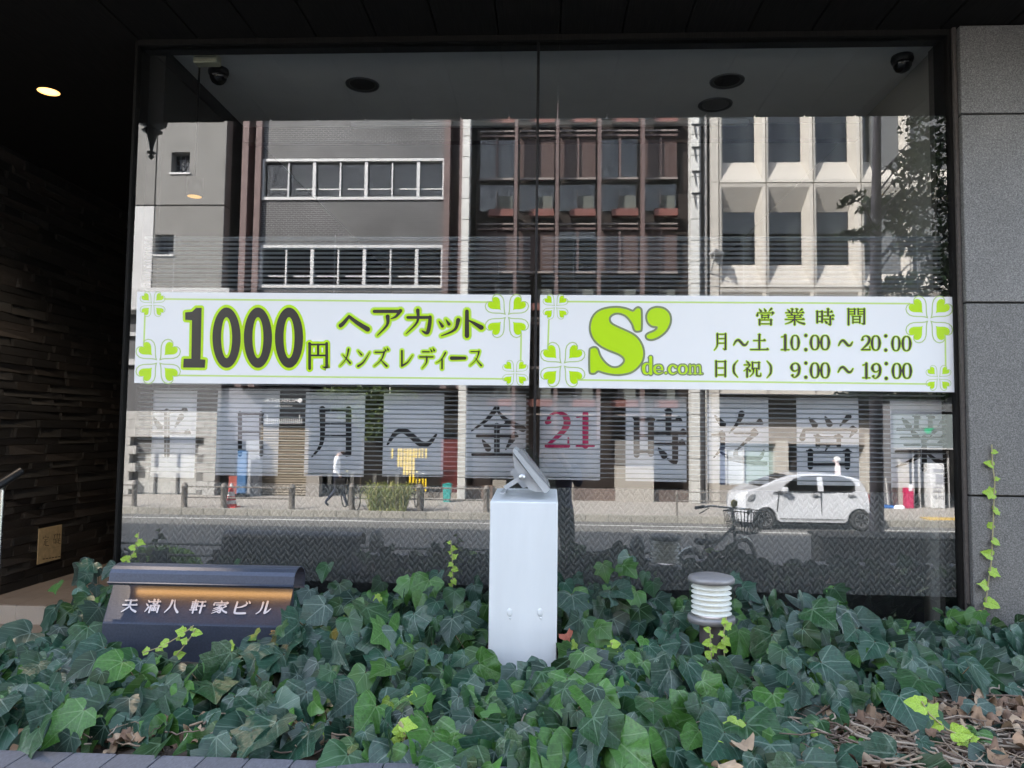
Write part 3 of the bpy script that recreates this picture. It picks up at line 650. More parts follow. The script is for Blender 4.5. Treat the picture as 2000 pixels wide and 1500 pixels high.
def smooth(pts, ws, k=5):
    if len(pts) < 3: return pts, ws
    P = []; W = []; n = len(pts); closed = pts[0] == pts[-1]
    for i in range(n-1):
        p1, p2 = pts[i], pts[i+1]
        p0 = pts[i-1] if i > 0 else (pts[-2] if closed else p1); p3 = pts[i+2] if i+2 < n else (pts[1] if closed else p2)
        for j in range(k):
            t = j/k
            P.append(tuple(.5*((2*p1[a])+(-p0[a]+p2[a])*t+(2*p0[a]-5*p1[a]+4*p2[a]-p3[a])*t*t+(-p0[a]+3*p1[a]-3*p2[a]+p3[a])*t**3) for a in (0, 1)))
            W.append(ws[i]*(1-t)+ws[i+1]*t)
    P.append(pts[-1]); W.append(ws[-1]); return P, W
class Ink:
    """flat print: strokes and fills given on a plane mapping fn(px,py,lift)"""
    def __init__(s, fn, lift): s.fn = fn; s.lift = lift; s.mb = MB(); s.k = 0
    def L(s): s.k += 1; return s.lift+.000008*(s.k % 60)
    def stroke(s, pts, ws, grow=0, caps=True):
        L = s.L(); n = len(pts); lf = []; rt = []
        for i in range(n):
            a = pts[max(i-1, 0)]; b = pts[min(i+1, n-1)]; dx, dy = b[0]-a[0], b[1]-a[1]; l = math.hypot(dx, dy) or 1e-6
            hw = ws[i]/2+grow; nx, ny = -dy/l*hw, dx/l*hw
            lf.append((pts[i][0]+nx, pts[i][1]+ny)); rt.append((pts[i][0]-nx, pts[i][1]-ny))
        vs = [s.fn(x, y, L) for x, y in lf]+[s.fn(x, y, L) for x, y in rt]
        s.mb.add(vs, [(i, i+1, n+i+1, n+i) for i in range(n-1)])
        if caps:
            for e in (0, n-1):
                if pts[0] == pts[-1]: break
                hw = ws[e]/2+grow; L2 = s.L(); c = pts[e]
                s.mb.add([s.fn(c[0]+hw*math.cos(q*math.pi/5), c[1]+hw*math.sin(q*math.pi/5), L2) for q in range(10)], [tuple(range(10))])
    def fill(s, pts):
        L = s.L(); s.mb.add([s.fn(x, y, L) for x, y in pts], [tuple(range(len(pts)))])
    def glyph(s, ch, x0, y0, x1, y1, grow=0, skew=0, mirror=False):
        st = [smooth(a, b) for a, b in GL[ch]]
        xs_ = [q[0] for a, b in st for q in a]; ys_ = [q[1] for a, b in st for q in a]
        bx0, bx1, by0, by1 = min(xs_), max(xs_), min(ys_), max(ys_)
        if ch in '日月': bx0 -= 3; bx1 += 3
        if bx1-bx0 < 5: bx0 -= 25; bx1 += 25
        if by1-by0 < 5: by0 -= 18; by1 += 18
        if ch in 'd': by1 += 0
        wsc = min((x1-x0)/(bx1-bx0), (y1-y0)/(by1-by0)) if ch not in '～(:)' else min(x1-x0, y1-y0)/ (40 if ch == '～' else 60)
        if ch == ':': wsc = (y1-y0)/100
        if ch == 'ー': wsc = (y1-y0)/34
        if ch in '0129': wsc = (x1-x0)/(bx1-bx0)
        for a, b in st:
            pp = []
            for qx, qy in a:
                fx = (qx-bx0)/(bx1-bx0); fy = (qy-by0)/(by1-by0)
                if mirror: fx = 1-fx
                pp.append((x0+fx*(x1-x0)+skew*(1-fy)*(y1-y0), y0+fy*(y1-y0)))
            if a[0] == a[-1]: pp[-1] = pp[0]
            s.stroke(pp, [w_*wsc for w_ in b], grow)
    def build(s, name, m, parent):
        o = s.mb.build(name, m, parent, fixn=False); return o

# ---- AUGUSTA sign and DNP lettering (seen mirrored from here)
def fonttext(txt):
    cu = bpy.data.curves.new('t', 'FONT'); cu.body = txt; cu.align_x = 'LEFT'; o = bpy.data.objects.new('t', cu); COL.objects.link(o)
    dg = bpy.context.evaluated_depsgraph_get(); me = bpy.data.meshes.new_from_object(o.evaluated_get(dg))
    vs = [vv.co.copy() for vv in me.vertices]; fs = [tuple(pp.vertices) for pp in me.polygons]
    bpy.data.objects.remove(o); bpy.data.meshes.remove(me); return vs, fs
def text_on(name, txt, px0, py0, px1, py1, y, m, parent, th=.01):
    vs, fs = fonttext(txt); x0 = min(a.x for a in vs); x1 = max(a.x for a in vs); z0 = min(a.y for a in vs); z1 = max(a.y for a in vs)
    A, B_, za, zb = rect(px0, py0, px1, py1, y)
    # faces +y: reading direction runs towards -x
    q = [(B_-(a.x-x0)/(x1-x0)*(B_-A), y, za+(a.y-z0)/(z1-z0)*(zb-za)) for a in vs]
    return MB().add(q, fs).build(name, m, parent, fixn=False)
LW = mat('white_letter', (.75, .75, .75), .5)
text_on('lettering', 'AUGUSTA', 518, 778.5, 583, 785.5, YF-.19, LW, bld2)
text_on('small_lettering', 'MADE IN NAMBA', 537, 792, 570, 795, YF-.19, LW, bld2)
c = RY(586, 782, YF-.19); MB().add([(c.x+.075*math.cos(k*.524), c.y, c.z+.075*math.sin(k*.524)) for k in range(12)], [tuple(range(12))]).build('sign_dot', LW, bld2)
gfbox('sign_line', 518, 788, 589, 788.8, -.19, .01, LW, bld2)
for k in range(19): gfbox('ruler_tick', 517+k*3.95, (810 if k in (1, 17) else 818), 518+k*3.95, 828, -.17, .02, LW, bld2)
xa, xb, za, zb = rect(1817, 905, 1847, 1001, B5+.05)
text_on('lettering', 'DNP', 1823, 968, 1843, 975, B5+.053, mat('machine_ink', (.12, .12, .14), .5), vm)

# ---- yellow striped hanging sign
YEL = mat('yellow_strip', (.80, .56, .02), .5)
ys = thing('striped_banner', 'row of hanging yellow strips of uneven length at the dark shop front', 'sign', (RY(800, 900, YF).x, YF-.1, RY(800, 900, YF).z))
for k, (p, a0, a1) in enumerate(((766, 876, 896), (778, 876, 912), (783.5, 876, 912), (789.5, 876, 928), (795.5, 876, 928), (801, 876, 943), (807.5, 876, 943), (813, 876, 895), (819, 876, 895), (825, 876, 895), (832, 876, 895), (813, 935, 958), (819, 935, 952), (825.5, 935, 952), (831, 935, 960))):
    gfbox('strip', p-1.2, a0, p+1.2, a1, -.1, .03, YEL, ys)
gfbox('board', 762, 873, 836, 876, -.1, .05, BLACKM, ys)
bn = thing('litter_bin', 'teal litter bin by the far guard rail', 'bin', (RY(871, 985, YF+1).x, YF+1, ZO))
xa, xb, za, zb = rect(864, 944, 880, 985, YF+1); TEAL = mat('teal', (.03, .30, .28), .5)
MB().prism([(xa+.04, ZO), (xb-.04, ZO), (xb, ZO+.55), (xa, ZO+.55)], YF+.7, YF+1).build('body', TEAL, bn)
MB().prism([(xa-.01, ZO+.551), (xb+.01, ZO+.551), ((xa+xb)/2+.12, zb), ((xa+xb)/2-.02, zb)], YF+.69, YF+1.01).build('lid', TEAL, bn)
bl = thing('blue_banner', 'tall narrow blue banner standing left of the shutter', 'banner', (RY(472, 985, YF+.4).x, YF+.4, ZO))
xa, xb, za, zb = rect(464, 880, 480, 990, YF+.4); MB().cbox(xa, xb, YF+.3, YF+.4, ZO+.1, zb, .03).build('cloth', mat('banner_blue', (.05, .14, .30), .6), bl)
MB().tube([((xa+xb)/2, YF+.35, ZO), ((xa+xb)/2, YF+.35, zb+.15)], .02, 6).build('pole', BLACKM, bl)
MB().box(xa-.05, xb+.05, YF+.2, YF+.5, ZO, ZO+.09).build('base', BLACKM, bl)

# ---- leaf clouds
def leafcloud(name, ells, n, size, mats, parent=None, flat=.5):
    mb = MB()
    for k in range(n):
        c, r = random.choices(ells, weights=[(e[1][0]*e[1][1]*e[1][2])**.6 for e in ells])[0]
        while True:
            q = Vector((U(-1, 1), U(-1, 1), U(-1, 1)))
            if q.length < 1 and q.length > .35*rnd(): break
        P_ = Vector(c)+Vector((q.x*r[0], q.y*r[1], q.z*r[2]))
        nn = Vector((U(-1, 1), U(-1, 1), U(-.2, 1)*flat*2)).normalized(); a = nn.orthogonal().normalized(); a.rotate(Matrix.Rotation(U(0, 6.28), 3, nn)); b = nn.cross(a)
        s_ = size*U(.6, 1.3)
        mb.add([P_-a*s_, P_+b*s_*.38+a*.1*s_, P_+a*s_, P_-b*s_*.38+a*.1*s_], [(0, 1, 2, 3)], m=random.randrange(len(mats)))
    return mb.build(name, mats, parent, fixn=False)
def leafmat(name, c, tr=.25, rough=.45):
    m = mat(name, c, rough, var=.25, scale=3)
    setin(m.node_tree.nodes['Principled BSDF'], 'Specular IOR Level', .4)
    return m
TL = [leafmat('tree_leaf_a', (.05, .085, .025)), leafmat('tree_leaf_b', (.08, .13, .03)), leafmat('tree_leaf_c', (.03, .05, .02))]
CL = [leafmat('creeper_a', (.06, .10, .02)), leafmat('creeper_b', (.10, .14, .03)), leafmat('creeper_c', (.025, .045, .015))]
cr = thing('wall_creeper', 'leafy green creeper covering the wall over the dark shop front', 'plant', (RY(690, 860, YF).x, YF-.3, ZO))
ca, cb = RY(625, 800, YF), RY(748, 800, YF); c2 = RY(700, 850, YF)
leafcloud('foliage', [((RY(700, 790, YF).x, YF-.25, RY(700, 790, YF).z), (1.1, .25, .65)), ((RY(735, 775, YF).x, YF-.25, RY(735, 772, YF).z), (1.4, .25, .3)), ((RY(722, 838, YF).x, YF-.25, RY(722, 838, YF).z), (.5, .2, .45)), ((RY(648, 768, YF).x, YF-.3, RY(648, 768, YF).z), (.7, .2, .22))], 2600, .07, CL, cr)
MB().tube([(c2.x, YF-.35, ZO), (c2.x+.1, YF-.3, 1.2), (c2.x-.05, YF-.3, 2.6)], .03, 6).build('stem', mat('bark', (.07, .055, .04), .9), cr)
# ornamental grass clump
og = thing('ornamental_grass', 'clump of long yellow green grass at the far kerb', 'plant', (RZ(758, 992, ZO).x, YK-.1, ZO))
ca = RZ(758, 1000, ZO); ca.y = YK+.05
for nm, cc, k0 in (('blades', [(.34, .38, .09), (.48, .44, .18), (.18, .25, .05)], 800),):
    mb = MB()
    for k in range(k0):
        bx_ = ca.x+U(-.55, .45); by_ = ca.y-.25+U(-.25, .1); a_ = U(0, 6.28); L = U(.6, 1.05); r_ = U(.2, .75)
        dx, dy = math.cos(a_), math.sin(a_); wv = Vector((-dy, dx, 0))*.012; pts = []
        for t_ in (0, .4, .75, 1): pts.append(Vector((bx_+dx*r_*t_**1.5, by_+dy*r_*t_**1.5, ZO+L*(1.9*t_-1.3*t_*t_*(.8+.4*rnd())))))
        for i in range(3): w0 = wv*(1-i/3.2); w1 = wv*(1-(i+1)/3.2); mb.add([pts[i]-w0, pts[i]+w0, pts[i+1]+w1, pts[i+1]-w1], [(0, 1, 2, 3)], m=k % 3)
    mb.build('blades', [mat('grass_%d' % i, c, .6, var=.2) for i, c in enumerate(cc)], og, fixn=False)

# ---- far guard rails
POSTM = mat('post_grey', (.19, .17, .15), .6, 0, var=.15, scale=6)
def rail(name, label, px_posts, y, z0, z1px, pyrails, r, ends=None, post_m=POSTM, rr=.022):
    xs_ = [RY(p_, 980, y).x for p_ in px_posts]; t = thing(name, label, 'guard rail', (xs_[0], y, z0))
    zt_ = RY(px_posts[0], z1px, y).z
    for x_ in xs_:
        MB().lathe([(r, z0), (r, zt_-.12), (r*1.12, zt_-.115), (r*1.12, zt_-.09), (r*.95, zt_-.085), (r*.9, zt_-.05), (r*.6, zt_-.015), (0, zt_)], (x_, y, 0), 14).build('post', post_m, t)
    e0, e1 = ends or (xs_[0], xs_[-1])
    for pr in pyrails: z_ = RY(px_posts[0], pr, y).z; MB().tube([(e0, y, z_), (e1, y, z_)], rr, 8).build('rail', post_m, t)
    return t
YRL = YK-.35
rail('guard_rail', 'short end of the far guard rail in front of the white gates', (262,), YRL, ZO, 938, (947, 968), .075, (RY(120, 980, YRL).x, RY(262, 980, YRL).x))
rail('guard_rail', 'far guard rail with three posts in front of the shutter', (360, 437, 570), YRL, ZO, 942, (950, 971), .085)
rail('guard_rail', 'far guard rail running behind the ornamental grass', (687, 820, 950), YRL, ZO, 943, (951, 973), .085)
rail('guard_rail', 'thin brown guard rail ahead of the parked car', (1322, 1560), YRL, ZO, 958, (961, 978), .03, (RY(1322, 980, YRL).x, RY(1480, 980, YRL).x), rr=.015)
# traffic cone
cx = RZ(450, 991, ZO); cn = thing('traffic_cone', 'red and white traffic cone behind the far rail', 'cone', (cx.x, YRL-.25, ZO)); RC = mat('cone_red', (.62, .04, .04), .5)
pr = [(.17, 0.03), (.155, .10), (.13, .2), (.105, .32), (.08, .44), (.055, .56), (.03, .68), (0, .69)]
MB().box(cx.x-.2, cx.x+.2, YRL-.45, YRL-.05, ZO, ZO+.03).build('base', RC, cn)
for i in range(len(pr)-1): MB().lathe([pr[i], pr[i+1]], (cx.x, YRL-.25, ZO), 14).build('band', RC if i % 2 == 0 or i > 5 else LW, cn)

# ---- people
SKIN = mat('skin', (.42, .26, .19), .55)
def person(name, label, joints, edges, segs, loc, rz, cat='person', level=2):
    """joints: name->(x,y,z,rx,ry); segs: fn(co)->material index"""
    me = bpy.data.meshes.new('body'); ks = list(joints); me.from_pydata([joints[k][:3] for k in ks], [(ks.index(a), ks.index(b)) for a, b in edges], [])
    o = bpy.data.objects.new('body', me); COL.objects.link(o)
    md = o.modifiers.new('skin', 'SKIN'); me.skin_vertices or None
    if not me.skin_vertices: me.attributes
    lay = me.skin_vertices[0].data if me.skin_vertices else None
    for i, k in enumerate(ks): lay[i].radius = joints[k][3:5]; lay[i].use_root = (k == 'pelvis')
    o.modifiers.new('sub', 'SUBSURF').levels = level
    bpy.context.view_layer.update(); dg = bpy.context.evaluated_depsgraph_get()
    m2 = bpy.data.meshes.new_from_object(o.evaluated_get(dg)); bpy.data.objects.remove(o)
    t = thing(name, label, cat, loc); t.rotation_euler = (0, 0, rz)
    b = bpy.data.objects.new('body', m2); COL.objects.link(b); b.parent = t
    mats_, fn = segs
    m2.materials.clear()
    for m in mats_: m2.materials.append(m)
    for pp in m2.polygons: pp.use_smooth = True; pp.material_index = fn(pp.center)
    return t
def hum(H, pose):
    """standing person facing -Y; pose overrides"""
    s = H/1.7; J = dict(pelvis=(0,0,.93,.155,.12), waist=(0,0,1.06,.14,.10), chest=(0,-.01,1.27,.165,.115), neck0=(0,0,1.42,.075,.07), neck=(0,-.015,1.48,.055,.055), head=(0,-.03,1.58,.085,.1), crown=(0,-.02,1.65,.07,.08),
      lsh=(.17,0,1.39,.06,.06), lel=(.24,.01,1.12,.045,.045), lwr=(.25,-.08,.88,.03,.03), lhd=(.25,-.11,.79,.022,.038),
      rsh=(-.17,0,1.39,.06,.06), rel=(-.24,.01,1.12,.045,.045), rwr=(-.25,-.08,.88,.03,.03), rhd=(-.25,-.11,.79,.022,.038),
      lhip=(.09,0,.88,.09,.095), lkn=(.10,-.02,.48,.06,.065), lan=(.10,.02,.09,.04,.045), lto=(.11,-.15,.035,.04,.03),
      rhip=(-.09,0,.88,.09,.095), rkn=(-.10,-.02,.48,.06,.065), ran=(-.10,.02,.09,.04,.045), rto=(-.11,-.15,.035,.04,.03))
    for k, q in pose.items(): J[k] = tuple(q)+J[k][3:]
    return {k: tuple(c_*s for c_ in q) for k, q in J.items()}
HE = [('pelvis','waist'),('waist','chest'),('chest','neck0'),('neck0','neck'),('neck','head'),('head','crown'),('chest','lsh'),('lsh','lel'),('lel','lwr'),('lwr','lhd'),('chest','rsh'),('rsh','rel'),('rel','rwr'),('rwr','rhd'),
      ('pelvis','lhip'),('lhip','lkn'),('lkn','lan'),('lan','lto'),('pelvis','rhip'),('rhip','rkn'),('rkn','ran'),('ran','rto')]
def face(t, cx, cy, cz, s=1, hair=None, hairm=None, back=1):
    e = MB()
    for sx in (-1, 1): e.lathe([(0, -.008), (.010, 0), (0, .008)], (cx+sx*.03*s, cy-.088*s, cz+.0), 8)
    e.build('eyes', INK, t, org=(0, 0, 0))
    MB().prism([(cx-.014, cz-.045), (cx+.014, cz-.045), (cx, cz+.005)], cy-.12*s, cy-.08*s).build('nose', SKIN, t, org=(0, 0, 0))
    MB().box(cx-.025, cx+.025, cy-.094*s, cy-.085*s, cz-.067, cz-.06).build('mouth', mat('lips', (.35, .12, .1), .5), t, org=(0, 0, 0))
    for sx in (-1, 1): MB().lathe([(0, -.03), (.016, -.015), (.018, .012), (0, .03)], (cx+sx*.088*s, cy, cz-.01), 8).build('ear', SKIN, t, org=(0, 0, 0))
    b = MB(); prof = []
    n = 14
    vs = []; fs = []
    for i in range(7):
        th_ = math.pi*.56*i/6
        for k in range(n):
            q = 2*math.pi*k/n; rr_ = 1.0
            zlim = math.cos(th_); X = math.sin(th_)*math.cos(q)*.1*s; Y = math.sin(th_)*math.sin(q)*.118*s
            Z = zlim*.115*s+.015
            if Y < -.05 and Z < .05: Z = .05; 
            vs.append((cx+X, cy+.012+Y, cz+Z))
    for i in range(6):
        for k in range(n): fs.append((i*n+k, i*n+(k+1) % n, (i+1)*n+(k+1) % n, (i+1)*n+k))
    b.add(vs, fs, 0, True).build('hair', hairm, t, org=(0, 0, 0))
HAIRB = mat('black_hair', (.012, .010, .009), .5); HAIRW = mat('white_hair', (.6, .58, .55), .7)
NAVY = mat('navy_cloth', (.012, .016, .04), .9); GRYT = mat('charcoal_trousers', (.055, .052, .05), .9); SHW = mat('white_shirt', (.72, .72, .74), .9); SHOE = mat('shoe', (.02, .018, .016), .5)
# walking man: faces right in the picture
wp = RZ(640, 997, ZO)
J = hum(1.72, dict(lkn=(.10,-.18,.50), lan=(.10,-.30,.10), lto=(.11,-.46,.05), rkn=(-.10,.02,.48), ran=(-.10,.30,.14), rto=(-.11,.20,.04), lel=(.23,.06,1.13), lwr=(.22,-.08,.93), lhd=(.22,-.12,.86), rel=(-.23,.02,1.12), rwr=(-.22,-.10,.9), rhd=(-.22,-.12,.82), neck=(0,-.05,1.47), head=(0,-.09,1.57), crown=(0,-.09,1.65)))
def seg_man(c):
    z = c.z/1.012
    if z < .085: return 3
    if z < .98 and abs(c.x) < .19: return 2
    if z > 1.455: return 0
    if z < .90: return 0
    return 1
def kid(o, parent): o.parent = parent; return o
pd = person('person', 'man walking in white shirt and dark trousers with a shoulder bag at his side', J, HE, ([SKIN, SHW, NAVY, SHOE], seg_man), (wp.x, YK-1.0, ZO), math.radians(75))
face(pd, 0, -.09, 1.585, 1, None, HAIRB)
bg_ = MB().cbox(.20, .30, -.26, .06, .55, .84, .03).build('shoulder_bag', mat('bag_black', (.015, .014, .014), .6)); bg_.location = (wp.x, YK-1.0, ZO); bg_.rotation_euler = (0, 0, math.radians(75)); tag(bg_, 'dark bag hanging from the walking man\'s hand', 'bag')
st = MB().tube([(.25, -.22, .83), (.25, -.14, .87), (.25, -.0, .83)], .008, 6).build('strap', MATS['bag_black']); st.parent = bg_
# person behind the car
wp = RY(1636, 905, YF+1.5)
J = hum(1.60, {})
pe = person('person', 'white-haired person in pale top passing behind the parked car', J, HE, ([SKIN, mat('pale_pink_top', (.62, .55, .56), .9), GRYT, SHOE], seg_man), (wp.x, YF+1.5, ZO), math.radians(-80))
face(pe, 0, -.03, 1.49, .96, None, HAIRW)
# photographer: stands behind the camera, arms raised
PHX, PHY = .10, -.42
J = hum(1.72, dict(lsh=(-.17,0,1.39), lel=(-.22,.12,1.22), lwr=(-.16,.33,1.50), lhd=(-.13,.37,1.58), rsh=(.17,0,1.39), rel=(.20,.12,1.22), rwr=(.02,.33,1.50), rhd=(-.02,.37,1.58), head=(0,.03,1.57), crown=(0,.02,1.65), neck=(0,.01,1.48), lto=(-.11,.15,.035), rto=(.11,.15,.035), lhip=(-.09,0,.88), rhip=(.09,0,.88), lkn=(-.10,.02,.48), rkn=(.10,.02,.48), lan=(-.10,-.02,.09), ran=(.10,-.02,.09)))
def seg_ph(c):
    if c.z < .085: return 3
    if c.z < 1.0 and abs(c.x) < .22: return 2
    if c.z > 1.455 and c.y < .16: return 0
    if c.y > .27 and c.z > 1.4: return 0
    return 1
ph = person('person', 'photographer in dark navy top holding up a phone, dark shape mirrored in the glass', J, HE, ([SKIN, mat('navy_top', (.02, .03, .10), .9), mat('black_trousers', (.015, .015, .015), .9), SHOE], seg_ph), (PHX, PHY, 0), 0)
ef = MB()
for sx in (-1, 1): ef.lathe([(0, -.008), (.01, 0), (0, .008)], (sx*.03, .122, 1.6), 8)
ef.build('eyes', INK, ph, org=(0, 0, 0))
MB().prism([(-.014, 1.555), (.014, 1.555), (0, 1.6)], .11, .155).build('nose', SKIN, ph, org=(0, 0, 0))
MB().box(-.025, .025, .12, .13, 1.53, 1.537).build('mouth', MATS['lips'], ph, org=(0, 0, 0))
hb = MB(); hb.lathe([(.098, -.04), (.104, 0), (.1, .05), (.07, .09), (0, .108)], (0, -.0, 1.625), 14); hb.build('hair', HAIRB, ph, org=(0, 0, 0))
for (hx, sgn) in ((-.13, -1), (-.02, 1)):                        # fingers round the phone
    for k in range(4):
        z_ = 1.585+k*.019; L = (.05, .056, .053, .044)[k]
        MB().tube([(hx*1.0118, .37, z_), (hx+sgn*.012, .395, z_+.003), (hx-sgn*.005, .412, z_+.004), (hx-sgn*L*.5, .414, z_)], [.009, .0085, .008, .006], 7).build('finger', SKIN, ph, org=(0, 0, 0))
    MB().tube([(hx, .365, 1.58), (hx-sgn*.02, .36, 1.61), (hx-sgn*.04, .372, 1.635)], [.011, .010, .008], 7).build('thumb', SKIN, ph, org=(0, 0, 0))
pf = thing('phone', 'black phone held up by the mirrored photographer', 'phone', (.02, -.03, 1.75))
MB().cbox(-.05, .1, -.032, -.024, 1.60, 1.68, .003).build('case', BLACKM, pf)
MB().lathe([(0, 0), (.006, 0), (.006, .002), (0, .002)], (-.035, -.026, 1.67), 10).build('lens_cover', BLACKM, pf)

# ---- parked car
CARW = mat('car_white', (.60, .62, .66), .25, 0, coat=.6); CARG = glass_mat('car_glass', .14, (.22, .25, .25)); TYRE = mat('tyre', (.018, .018, .018), .8); RIMM = mat('alloy', (.5, .5, .5), .3, .9); CARB = mat('car_black', (.02, .02, .02), .5)
ca = RZ(1430, 1034, ZR); YC = RZ(1570, 1036, ZR).y
xc0 = RY(1434, 1000, YC).x; xc1 = RY(1713, 1000, YC).x; KS = (xc1-xc0)/281
car = thing('parked_car', 'white five-door hatchback parked at the far kerb', 'car', ((xc0+xc1)/2, YC-.75, ZR))
def cp(px, py): return (xc0+(px-1430)*KS, ZR+(1036-py)*KS*1.0)
W2 = .74
prof = [(1437, 1021), (1431.5, 1010), (1430, 990), (1432, 976), (1437, 967), (1450, 960), (1466, 955.5), (1483, 951.5), (1500, 944), (1520, 935), (1540, 928.5), (1565, 924.5), (1600, 923), (1640, 924.5), (1668, 929), (1682, 934), (1690, 945), (1700, 963), (1706, 985), (1712, 996), (1713, 1008), (1710, 1018), (1703.5, 1022)]
def arch(cx_, r_):
    return [(cx_+r_*math.cos(a_), 1016-r_*math.sin(a_)) for a_ in [math.pi*k/10 for k in range(11)]]
ar_r, ar_f = arch(1681, 25.5), arch(1491, 25.5)
bottom = [(x_, min(y_, 1019)) for x_, y_ in ar_r if x_ < 1704]+[(1650, 1019.5), (1600, 1019.5), (1550, 1019.5), (1520, 1019.5)]+[(x_, min(y_, 1019)) for x_, y_ in ar_f]+[(1462, 1021), (1450, 1022)]
full = prof+bottom
def hw(z): 
    zz_ = (z-ZR)
    return W2 if zz_ < .85 else W2-(zz_-.85)*.26
cyc = YC-.75
def plan(X, k):
    f_ = max(0, 1-(X-xc0)/.55); g_ = max(0, 1-(xc1-X)/.35)
    return X+.30*k*f_*f_-.12*k*g_*g_
def shell(mb, pts, insets, m=0):
    rings = []
    cxm = sum(p_[0] for p_ in pts)/len(pts); czm = sum(p_[1] for p_ in pts)/len(pts)
    for sgn, fr, off, pk in insets:
        ring = []
        for (x_, z_) in pts:
            X = cxm+(x_-cxm)*fr; Z = czm+(z_-czm)*(fr if z_ > czm else 1-(1-fr)*.2); ring.append((plan(X, pk), cyc+sgn*(hw(Z)-off), Z))
        rings.append(ring)
    n = len(pts); vs = [q for r_ in rings for q in r_]; fs = []
    for i in range(len(rings)-1):
        for k in range(n): fs.append((i*n+k, i*n+(k+1) % n, (i+1)*n+(k+1) % n, (i+1)*n+k))
    fs += [tuple(range(n)), tuple(range((len(rings)-1)*n, len(rings)*n))]
    mb.add(vs, fs, m, False)
pts = [cp(*q) for q in full]
mb = MB(); shell(mb, pts, ((-1, .965, 0, 1), (-1, .985, .012, .95), (-1, 1, .06, .8), (-1, 1, .3, .22), (-1, 1, .74, 0), (1, 1, .3, .22), (1, 1, .06, .8), (1, .985, .012, .95), (1, .965, 0, 1)))
body = mb.build('body', CARW, car); 
def side_poly(name, pl, m, off=.004, parent=car, th=.006):
    q = [cp(*a_) for a_ in pl]; n = len(q)
    vs = [(plan(x_, 1), cyc+hw(z_)+off, z_) for x_, z_ in q]+[(plan(x_, 1), cyc+hw(z_)+off-th-.012, z_) for x_, z_ in q]
    return MB().add(vs, [tuple(range(n))]+[(i, (i+1) % n, n+(i+1) % n, n+i) for i in range(n)]).build(name, m, parent)
side_poly('side_window', [(1527, 957), (1537, 946), (1552, 935.5), (1570, 930.5), (1596, 929), (1596.5, 956)], CARG)
side_poly('side_window', [(1608, 929), (1640, 929.5), (1662, 934.5), (1669, 943), (1666, 953), (1660, 955), (1609, 956.5)], CARG)
side_poly('window_trim', [(1506, 962), (1527, 957.5), (1526, 960), (1520, 963)], CARB)
side_poly('window_surround', [(1521, 959), (1536, 944), (1552, 933.5), (1570, 928.6), (1600, 927), (1641, 927.6), (1664, 933), (1672, 943), (1669, 955), (1662, 957.5), (1600, 958.3)], CARB, off=.0015)
side_poly('pillar', [(1597, 929), (1607.5, 929), (1608.5, 957.5), (1597, 958)], CARW, off=.006)
for pl in ([(1519, 962), (1520, 962), (1516, 1000), (1514, 1000)], [(1602, 958), (1603, 958), (1604, 1014), (1603, 1014)], [(1520, 1012.5), (1650, 1012.5), (1650, 1013.5), (1520, 1013.5)]): side_poly('door_seam', pl, CARB, off=.0015)
side_poly('rocker_trim', [(1522, 1014), (1648, 1014), (1648, 1016), (1522, 1016)], ALU, off=.004)
for p0 in (1582, 1653): side_poly('door_handle', [(p0, 964.5), (p0+5, 962.8), (p0+16, 963.8), (p0+16, 965.8), (p0+4, 966.8)], ALU, off=.02, th=.02)
side_poly('headlight', [(1449, 979), (1453, 972), (1462, 967), (1471.5, 965.5), (1468, 975), (1460, 979)], mat('lamp_clear', (.35, .36, .38), .1, .4), off=.012)
side_poly('tail_light', [(1696, 961), (1701, 962.5), (1705.5, 985), (1701, 985)], mat('tail_red', (.28, .03, .03), .2), off=.0)
side_poly('fog_lamp', [(1436, 983), (1444, 979), (1444, 990), (1437, 990)], mat('lamp_clear2', (.25, .25, .25), .3), off=-.01)
a = cp(1529, 955); mr_ = MB(); mr_.cbox(a[0]-.09, a[0]+.08, cyc+W2+.02, cyc+W2+.18, a[1]-.075, a[1]+.065, .035); mr_.build('wing_mirror', CARW, car)
a2 = cp(1524, 962); MB().box(a[0]-.1, a[0]+.06, cyc+W2-.02, cyc+W2+.06, a[1]-.1, a[1]-.065).build('mirror_stalk', CARB, car)
